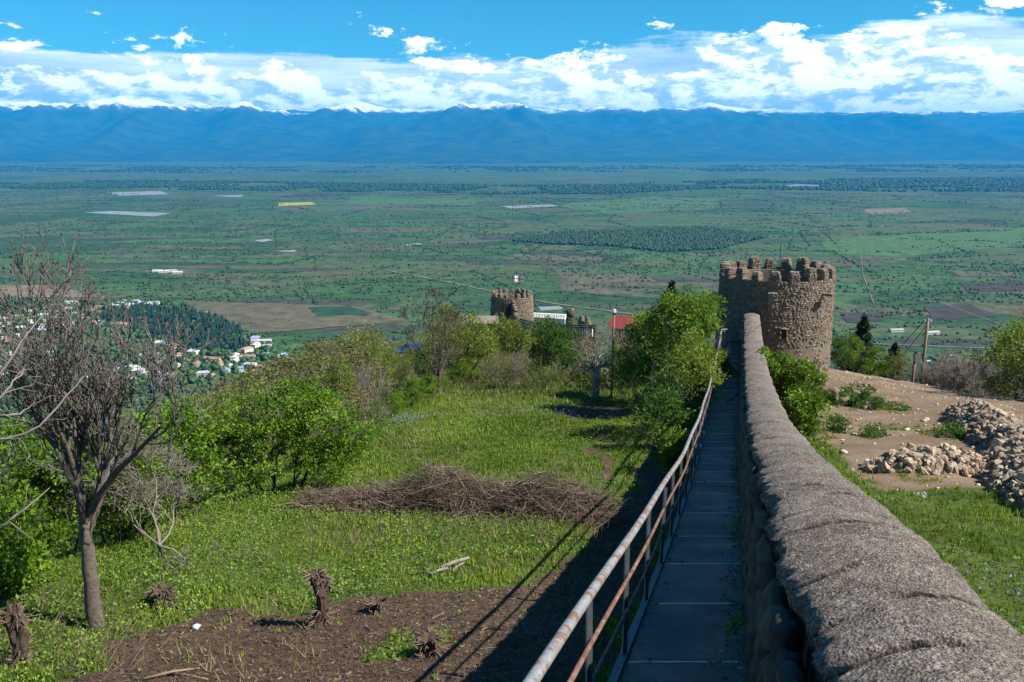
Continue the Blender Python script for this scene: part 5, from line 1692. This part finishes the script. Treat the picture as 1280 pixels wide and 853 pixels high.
for k, (u, tt_, h_) in enumerate(((1180, 58, 2.6), (1205, 56, 2.8), (1232, 52, 2.6), (1258, 47, 2.2), (1285, 44, 2.2), (1165, 62, 2.8), (1225, 60, 3.2))):
    p = by_depth(u, tt_)
    bare_tree('dry_thicket', 'grey leafless thicket along the edge of the bare mound', 'thicket', (p[0], p[1], p[2] - .2), 740 + k, h_, 'twig_grey', 'twig_grey', depth=3, nch=(4, 6), trunk_r=.035, spread=.55, up=.10, lead=12, trunk_f=.06, widef=.9, minr=.010, group='dry thicket along the mound', pods=160, pod_m='leaf_bud')

# ------------------------------------------------------------------ stone heaps (each stone its own thing; the rest as stuff)
def heap(mound_ids, n, label, group, smin, smax, spread=1.0, limit=999, rest_label=None, keepf=None):
    rest = G(); made = 0; cand = []
    for _ in range(n):
        m_ = MOUNDS[int(rng.choice(mound_ids))]
        r = math.sqrt(rng.uniform(0, 1)) * spread; a = rng.uniform(0, 6.28)
        dx, dy = r * m_[2] * math.cos(a), r * m_[3] * math.sin(a)
        x = m_[0] + dx * math.cos(m_[4]) - dy * math.sin(m_[4]); y = m_[1] + dx * math.sin(m_[4]) + dy * math.cos(m_[4])
        s_ = rng.uniform(smin, smax) * (1.35 if rng.uniform() < .12 else 1)
        cand.append((math.hypot(x, y) / s_, x, y, s_))
    cand.sort()
    for (_, x, y, s_) in cand:
        if keepf and not keepf(x, y): continue
        z = float(H(x, y)) + rng.uniform(-.2, .9) * s_ * .6
        sc = (s_ * rng.uniform(.8, 1.4), s_ * rng.uniform(.7, 1.1), s_ * rng.uniform(.55, .9))
        rt = (rng.normal() * .5, rng.normal() * .5, rng.uniform(0, 6.28))
        if made < limit:
            o = link('stone', hmz[int(rng.integers(10))], None, None, (x, y, z), rt, sc)
            tag(o, label, 'stone', group); made += 1
        else:
            V_, Q_, T_ = PEB[int(rng.integers(10))]
            Rm = np.array(Euler(rt).to_matrix())
            rest.add((V_ * np.array(sc)) @ Rm.T + np.array([x, y, z]), Q_, T_, rng.uniform(.1, .9))
    if rest.n:
        o = link('loose_stones', rest.mesh('loose_stones'), MATS['heap_stone']); tag(o, rest_label, 'stones', kind='stuff')
heap([0], 420, 'rounded tan fieldstone in the small low heap', 'stones of the small heap', .055, .115, 1.05, 130, 'smaller tan fieldstones filling the small low heap')
heap([1, 2], 1500, 'rounded tan fieldstone in the long high heap', 'stones of the long heap', .06, .125, 1.0, 170, 'tan fieldstones filling the long high heap')
heap([3], 160, 'x', 'x', .05, .12, 1.0, 0, 'loose pale rubble along the crest of the bare mound')
# pebbles strewn over the bare soil
g = G()
for _ in range(900):
    a, b = rng.uniform(0, 1, 2)
    y = 16 + 38 * a ** 1.2; x = float(wx(y)) + 1.2 + (24 - float(wx(y))) * b
    m1, m2 = masks(np.array([x]), np.array([y]))
    if m2[0] < .5 and rng.uniform() > .12: continue
    s_ = rng.uniform(.018, .05) * (2 if rng.uniform() < .06 else 1)
    V_, Q_, T_ = PEB[int(rng.integers(10))]
    g.add(V_ * np.array([s_ * 1.3, s_, s_ * .7]) + np.array([x, y, float(H(x, y)) + s_ * .2]), Q_, T_, rng.uniform(.2, 1))
tag(link('soil_pebbles', g.mesh('soil_pebbles', True), MATS['heap_stone']), 'small pale pebbles strewn over the bare soil', 'pebbles', kind='stuff')

# ------------------------------------------------------------------ meadow: grass, leafy weeds, wood chips
def scatter_ground(n, xr, yr_, bias=1.6):
    y = yr_[0] + (yr_[1] - yr_[0]) * rng.uniform(0, 1, n) ** bias
    x = xr[0] + (xr[1] - xr[0]) * rng.uniform(0, 1, n)
    return x, y
def blades(x, y, h_, w_, tintc, per=4, lean=.45):
    n = len(x)
    X = np.repeat(x, per) + rng.normal(size=n * per) * .05; Y = np.repeat(y, per) + rng.normal(size=n * per) * .05
    Z = H(X, Y) - .01
    hh = np.repeat(h_, per) * rng.uniform(.6, 1.25, n * per); a = rng.uniform(0, 6.28, n * per)
    ww = np.repeat(w_, per)
    l_ = hh * lean * rng.uniform(.2, 1.3, n * per); la = rng.uniform(0, 6.28, n * per)
    b0 = np.column_stack([X - np.cos(a) * ww, Y - np.sin(a) * ww, Z]); b1 = np.column_stack([X + np.cos(a) * ww, Y + np.sin(a) * ww, Z])
    tp = np.column_stack([X + np.cos(la) * l_, Y + np.sin(la) * l_, Z + hh])
    V = np.stack([b0, b1, tp], 1).reshape(-1, 3)
    T = np.arange(n * per)[:, None] * 3 + np.array([[0, 1, 2]])
    tv = np.clip(np.repeat(tintc, per) + rng.normal(size=n * per) * .15, 0, 1)
    return V, T, np.repeat(tv, 3)
x, y = scatter_ground(70000, (-19, 15), (10.5, 62), 1.45)
q = x - wx(y)
m1, m2 = masks(x, y)
xe = np.interp(y, _ey, _ex)
ok = (q < -1.25) & (x > xe - 4) & ((m1 < .5) | (rng.uniform(size=len(x)) < .03))
x, y = x[ok], y[ok]
pt = np.clip(.5 + .9 * fbm(x * .35, y * .35, 3, 51), 0, 1)
hh = .05 + .10 * np.clip(.5 + fbm(x * .5, y * .5, 3, 52), 0, 1) + .05 * sstep(y, 24, 34)
V, T, tv = blades(x, y, hh, .010 + .0004 * y, pt, 5)
tag(link('meadow_grass', raw_mesh('meadow_grass', V, [T], False, {'tint': tv}), MATS['grass']), 'green spring grass covering the terraced meadow', 'grass', kind='stuff')
# dry tufts among the green, and rough grass under the far trees
x, y = scatter_ground(26000, (-19, 15), (10.5, 60), 1.35)
q = x - wx(y); m1, m2 = masks(x, y); xe = np.interp(y, _ey, _ex)
dr = fbm(x * .45, y * .45, 4, 151)
ok = (q < -1.3) & (x > xe - 4) & ((dr > .26) | (rng.uniform(size=len(x)) < .05)) & ((m1 < .5) | (rng.uniform(size=len(x)) < .3))
x, y = x[ok], y[ok]
V, T, tv = blades(x, y, rng.uniform(.10, .30, len(x)), .006 + .0003 * y, np.full(len(x), .75), 4, .7)
tag(link('dry_grass', raw_mesh('dry_grass', V, [T], False, {'tint': tv}), MATS['straw']), 'straw coloured dry grass tufts scattered in the meadow', 'grass', kind='stuff')
x, y = scatter_ground(30000, (-32, 34), (46, 125), 1.0)
q = x - wx(np.minimum(y, 58)); xe = np.interp(y, _ey, _ex)
ok = (q < -1.6) & (x > xe - 14)
x, y = x[ok], y[ok]
V, T, tv = blades(x, y, rng.uniform(.15, .55, len(x)), .020 + .0002 * y, np.clip(.45 + 1.0 * fbm(x * .25, y * .25, 3, 152), 0, 1), 5, .6)
tag(link('rough_grass', raw_mesh('rough_grass', V, [T], False, {'tint': tv}), MATS['rough']), 'rough unmown grass under the trees before the ruined tower', 'grass', kind='stuff')
x, y = scatter_ground(150000, (-19, 12), (10.5, 46), 1.3)
m1, m2 = masks(x, y); q = x - wx(y); xe = np.interp(y, _ey, _ex)
cover = fbm(x * .4, y * .4, 4, 53)
ok = (q < -1.3) & (x > xe - 4) & (((m1 < .5) & (cover > -.10 + .22 * sstep(y, 21, 26))) | (rng.uniform(size=len(x)) < .015))
x, y = x[ok], y[ok]; n = len(x)
P = np.column_stack([x, y, H(x, y) + rng.uniform(.03, .22, n)])
V, Q, tv = leaves(rng, P, .062, np.tile([0, 0, .2], (n, 1)), np.clip(.5 + .8 * fbm(x * .6, y * .6, 3, 54), 0, 1))
tag(link('leafy_weeds', raw_mesh('leafy_weeds', V, [Q], False, {'tint': tv}), MATS['weed']), 'low leafy green weeds spreading through the meadow', 'weeds', kind='stuff')
# grass east of the wall
x, y = scatter_ground(34000, (2, 30), (6, 34), 1.2)
q = x - wx(y); m1, m2 = masks(x, y)
cv = fbm(x * .8, y * .8, 3, 55)
ok = (q > .8) & ((m2 < .5) & (cv > -.45) | (cv > .38))
x, y = x[ok], y[ok]
V, T, tv = blades(x, y, .06 + .11 * np.clip(.5 + fbm(x * .7, y * .7, 3, 56), 0, 1), .008 + .0004 * y, np.clip(.45 + .8 * fbm(x * .5, y * .5, 3, 57), 0, 1), 5)
tag(link('bank_grass', raw_mesh('bank_grass', V, [T], False, {'tint': tv}), MATS['grass']), 'bright green grass on the bank below the stone heaps', 'grass', kind='stuff')
x, y = scatter_ground(16000, (2, 30), (6, 30), 1.1)
q = x - wx(y); m1, m2 = masks(x, y); cv = fbm(x * .9, y * .9, 3, 58)
ok = (q > .8) & (m2 < .5) & (cv > 0.05)
x, y = x[ok], y[ok]; n = len(x)
P = np.column_stack([x, y, H(x, y) + rng.uniform(.03, .25, n)])
V, Q, tv = leaves(rng, P, .075, None, np.clip(.4 + .8 * fbm(x * .6, y * .6, 3, 59), 0, 1))
tag(link('bank_weeds', raw_mesh('bank_weeds', V, [Q], False, {'tint': tv}), MATS['weed']), 'low leafy weeds among the grass of the bank', 'weeds', kind='stuff')
# wood chips, straw and sticks on the cleared soil
x, y = scatter_ground(80000, (-12, 8), (9.5, 26), 1.1)
m1, m2 = masks(x, y); q = x - wx(y)
ok = (q < -1.2) & ((m1 > .5) | (rng.uniform(size=len(x)) < .04)); x, y = x[ok], y[ok]; n = len(x)
P = np.column_stack([x, y, H(x, y) + rng.uniform(.004, .035, n)])
a = rng.uniform(0, 6.28, n); L = rng.uniform(.015, .085, n) * np.where(rng.uniform(size=n) < .03, 3.5, 1); ww = rng.uniform(.003, .009, n)
dx = np.column_stack([np.cos(a), np.sin(a), rng.normal(size=n) * .25]) * L[:, None] / 2
wv = np.column_stack([-np.sin(a), np.cos(a), rng.normal(size=n) * .6]) * ww[:, None]
V = np.stack([P - dx - wv, P + dx - wv, P + dx + wv, P - dx + wv], 1).reshape(-1, 3)
tv = np.clip(rng.normal(.30, .25, n), 0, 1)
tag(link('wood_chips', raw_mesh('wood_chips', V, [np.arange(n)[:, None] * 4 + np.array([[0, 1, 2, 3]])], False, {'tint': np.repeat(tv, 4)}), MATS['chips']), 'brown wood chips and straw littering the cleared soil', 'litter', kind='stuff')
# bluish wild flowers in two drifts
def flowers(name, label, u, v, rx, ry, n, col):
    p = ground(u, v)
    x = p[0] + rng.normal(size=n) * rx; y = p[1] + rng.normal(size=n) * ry
    P = np.column_stack([x, y, H(x, y) + rng.uniform(.1, .32, n)])
    V, Q, tv = leaves(rng, P, .05)
    tag(link(name, raw_mesh(name, V, [Q], False, {'tint': tv}), MATS[col]), label, 'flowers', kind='stuff')
leafmat('flower', (0.09, 0.11, 0.20), (0.26, 0.28, 0.42), trans=.2)
flowers('wild_flowers', 'grey blue wild flowers along the bank beside the wall', 1255, 745, 1.0, .8, 420, 'flower')
flowers('wild_flowers', 'drift of grey blue wild flowers across the upper meadow', 640, 519, 3.0, .7, 650, 'flower')
flowers('wild_flowers', 'grey blue wild flowers on the meadow rim by the low bushes', 500, 528, .8, .8, 500, 'flower')

# brush pile: long heap of cut dry stems
a = ground(375, 632); b = ground(770, 655)
g = G(); r_ = np.random.default_rng(90)
axis_d = unit((b - a) * [1, 1, 0]); nrm = np.array([-axis_d[1], axis_d[0], 0]); L = np.linalg.norm((b - a)[:2])
n = 5200
for k in range(n):
    f = r_.uniform(0, 1) ** .85; hmax = (.35 + .70 * sstep(f, .05, .35)) * (1.0 - .25 * sstep(f, .75, 1)) * (1 + .25 * math.sin(f * 17))
    w_ = r_.normal() * .42
    z = r_.uniform(.0, 1) ** .8 * hmax * math.exp(-(w_ / .75) ** 2)
    c = a + (b - a) * f + nrm * w_; c[2] = float(H(c[0], c[1])) + z
    d = unit(axis_d * r_.normal() * 1.0 + nrm * r_.normal() * .55 + np.array([0, 0, r_.normal() * .32]))
    l_ = r_.uniform(.3, 1.1) * (1.5 if r_.uniform() < .05 else 1)
    md = c + r_.normal(size=3) * .05
    e0 = c - d * l_ / 2; e1 = c + d * l_ / 2
    for e in (e0, e1, md):
        e[2] = max(e[2], float(Hraw(e[0], e[1])) + .01)
    rad = r_.uniform(.003, .008) * (1.6 if r_.uniform() < .06 else 1)
    g.tube([e0, md, e1], [rad, rad, rad * .5], 3, cap=False, tint=np.clip(r_.normal(.38, .24), 0, 1))
tag(link('brush_pile', g.mesh('brush_pile'), MATS['dry_stem']), 'long heap of cut dry brown stems lying across the meadow', 'brush pile', kind='stuff')
# upright dry stalks
g = G()
for k in range(900):
    u, v = r_.uniform(380, 770), r_.uniform(610, 690)
    p = ground(u, v); l_ = r_.uniform(.15, .75)
    d = unit(np.array([r_.normal() * .5, r_.normal() * .5, 1]))
    g.tube([p, p + d * l_], [.004, .002], 3, cap=False, tint=r_.uniform(.3, 1))
for k in range(500):
    p = ground(r_.uniform(-20, 200), r_.uniform(740, 850)); l_ = r_.uniform(.15, .7)
    d = unit(np.array([r_.normal() * .9, r_.normal() * .9, .8]))
    g.tube([p, p + d * l_], [.004, .002], 3, cap=False, tint=r_.uniform(.3, 1))
tag(link('dry_stalks', g.mesh('dry_stalks'), MATS['dry_stem']), 'thin dry stalks standing in the meadow grass', 'stalks', kind='stuff')

# stumps
def stump(label, u, v, h_, rad, seed, knob=0.0, sprouts=6, chips_n=14):
    r_ = np.random.default_rng(seed)
    t = thing('tree_stump', label, 'stump', ground(u, v))
    n = 16; seg = 20
    V = []
    jag = r_.normal(size=seg) * .10
    for i in range(n):
        f = i / (n - 1)
        rr_ = rad * (1.7 - .95 * min(f * 3.0, 1)) * (1 + (knob * max(0, math.sin((f - .55) / .45 * 2.6)) if f > .55 else 0))
        for j in range(seg):
            th = j / seg * 6.28
            rj = rr_ * (1 + .16 * math.sin(3 * th + seed + f) + .10 * math.sin(7 * th + 2 * f) + .10 * r_.normal())
            zz_ = -.1 + (h_ + .1) * f + (jag[j] * h_ * .8 if i == n - 1 else r_.normal() * .008)
            V.append([rj * math.cos(th) + .10 * h_ * math.sin(f * 3), rj * math.sin(th), zz_])
    Q = [[i * seg + j, i * seg + (j + 1) % seg, (i + 1) * seg + (j + 1) % seg, (i + 1) * seg + j] for i in range(n - 1) for j in range(seg)]
    V.append([.1 * h_ * math.sin(3), 0, h_ * .90]); ci = len(V) - 1
    T = [[(n - 1) * seg + j, (n - 1) * seg + (j + 1) % seg, ci] for j in range(seg)]
    link('trunk', G().add(V, Q, T).mesh('trunk'), MATS['bark_stump'], t)
    g = G()
    for k in range(sprouts * 4):
        a = r_.uniform(0, 6.28); z = (r_.uniform(.75, 1.05) if r_.uniform() < .55 else r_.uniform(0, .35)) * h_
        p = np.array([math.cos(a) * rad * .8 + .1 * h_ * math.sin(z / h_ * 3), math.sin(a) * rad * .8, z]); d = unit(np.array([math.cos(a), math.sin(a), r_.uniform(-.5, 1.1)]))
        l_ = r_.uniform(.06, .26)
        rr_ = r_.uniform(.005, .017)
        g.tube([p, p + d * l_ * .5 + r_.normal(size=3) * .015, p + d * l_ + [0, 0, -.02]], [rr_, rr_ * .8, rr_ * .4], 4, tint=r_.uniform(.1, .9))
    link('splinters', g.mesh('splinters', True), MATS['wood_old'], t)['kind'] = 'stuff'
    return t
stump('tall knotted stump with a splintered knob on the cleared soil', 398, 781, 1.0, .13, 31, .55, 40)
stump('low broken stump standing in the green weeds', 203, 754, .33, .22, 32, 0.0, 12)
stump('dark rotten stump tangled in dry stalks below the bare tree', 22, 832, 1.0, .15, 33, .3, 22)
stump('short splintered stump on the cleared soil next to the grass tuft', 535, 818, .32, .18, 34, .2, 22)
stump('small root stub beside the tall knotted stump', 470, 765, .22, .13, 35, .2, 14)
# logs and sticks lying in the weeds
for k, (u0, v0, u1, v1, rad) in enumerate(((548, 716, 586, 704, .05), (538, 722, 560, 716, .035), (565, 718, 580, 708, .03), (520, 720, 545, 722, .02))):
    a = ground(u0, v0); b = ground(u1, v1); a[2] += rad + .03; b[2] += rad + .06
    m_ = (a + b) / 2 + [0, 0, .03]
    tag(link('log', G().tube([a, m_, b], [rad, rad * .9, rad * .7], 7).mesh('log', True), MATS['twig_pale']), ('pale thick log lying in the weeds', 'short pale log leaning toward the thick log', 'forked pale stick across the thick log', 'thin pale stick beside the logs')[k], 'log')
for k, (u0, v0, u1, v1, rad) in enumerate(((180, 850, 250, 838, .022), (120, 800, 60, 815, .018), (210, 845, 260, 852, .02))):
    a = ground(u0, v0); b = ground(u1, v1); a[2] += .02; b[2] += .03
    tag(link('stick', G().tube([a, (a + b) / 2 + [0, 0, .03], b], [rad, rad, rad * .6], 6).mesh('stick', True), MATS['wood_pole']), ('straight brown stick lying on the dark soil', 'bent dry stick below the bare tree trunk', 'thin brown stick beside the straight one')[k], 'stick')
V_, Q_, T_ = PEB[3]
p = ground(245, 786)
tag(link('white_stone', G().add(V_ * np.array([.075, .06, .045]), Q_, T_, .5).mesh('white_stone', True), MATS['lamp_glass'], None, p + [0, 0, .03]), 'single white stone on the edge of the cleared soil', 'stone')
p = ground(1152, 622)
g = G()
for k in range(7):
    V_, Q_, T_ = PEB[k % 10]
    g.add((V_ * np.array([.04, .03, .010])) @ np.array(Euler((rng.normal(), rng.normal(), rng.uniform(0, 6))).to_matrix()).T + np.array([rng.normal() * .09, rng.normal() * .07, .05 + abs(rng.normal()) * .06]), Q_, T_, .5)
tag(link('paper_litter', g.mesh('paper_litter'), MATS['lamp_glass'], None, p), 'scrap of white litter in the grass before the small heap', 'litter')

# sprouts and leaf litter along the wall foot on the walkway
for k, (y, h_) in enumerate(((13.6, .35), (20.5, .3), (8.2, .18))):
    make_tree('sprout', ('green sprout growing from the wall foot on the walkway', 'small sprout in a joint beside the wall foot', 'tiny weed in the walkway joint under the wall')[k], 'plant', (float(wx(y)) - .06, y, float(zwalk(y)) + .02), 801 + k, h_, .3, 'x', 'leaf_bright', 90, stems=3, size=.05, nclump=10, clump=.09, trunk_h=0, depth=1, trunk_r=.006)
n = 1500
y = rng.uniform(2.5, 40, n) ** 1.0; off = -np.abs(rng.normal(size=n)) * .13 - .01
far_side = rng.uniform(size=n) < .25
off = np.where(far_side, -WW + np.abs(rng.normal(size=n)) * .12, off); off = np.clip(off, -WW + .01, -.01)
P = np.column_stack([wx(y) + off, y, zwalk(y) + .045])
a = rng.uniform(0, 6.28, n); L = rng.uniform(.015, .06, n); ww = rng.uniform(.006, .02, n)
dx = np.column_stack([np.cos(a), np.sin(a), rng.normal(size=n) * .2]) * L[:, None] / 2
wv = np.column_stack([-np.sin(a), np.cos(a), rng.normal(size=n) * .3]) * ww[:, None]
V = np.stack([P - dx - wv, P + dx - wv, P + dx + wv, P - dx + wv], 1).reshape(-1, 3)
tag(link('leaf_litter', raw_mesh('leaf_litter', V, [np.arange(n)[:, None] * 4 + np.array([[0, 1, 2, 3]])], False, {'tint': np.repeat(rng.uniform(0, 1, n), 4)}), MATS['chips']), 'dry leaf litter gathered along the walkway edges', 'litter', kind='stuff')

# remove the prototypes that only served as sources
for k in PROTO:
    for s_ in PROTO[k]:
        for ch in list(s_.children):
            bpy.data.objects.remove(ch)
        bpy.data.objects.remove(s_)
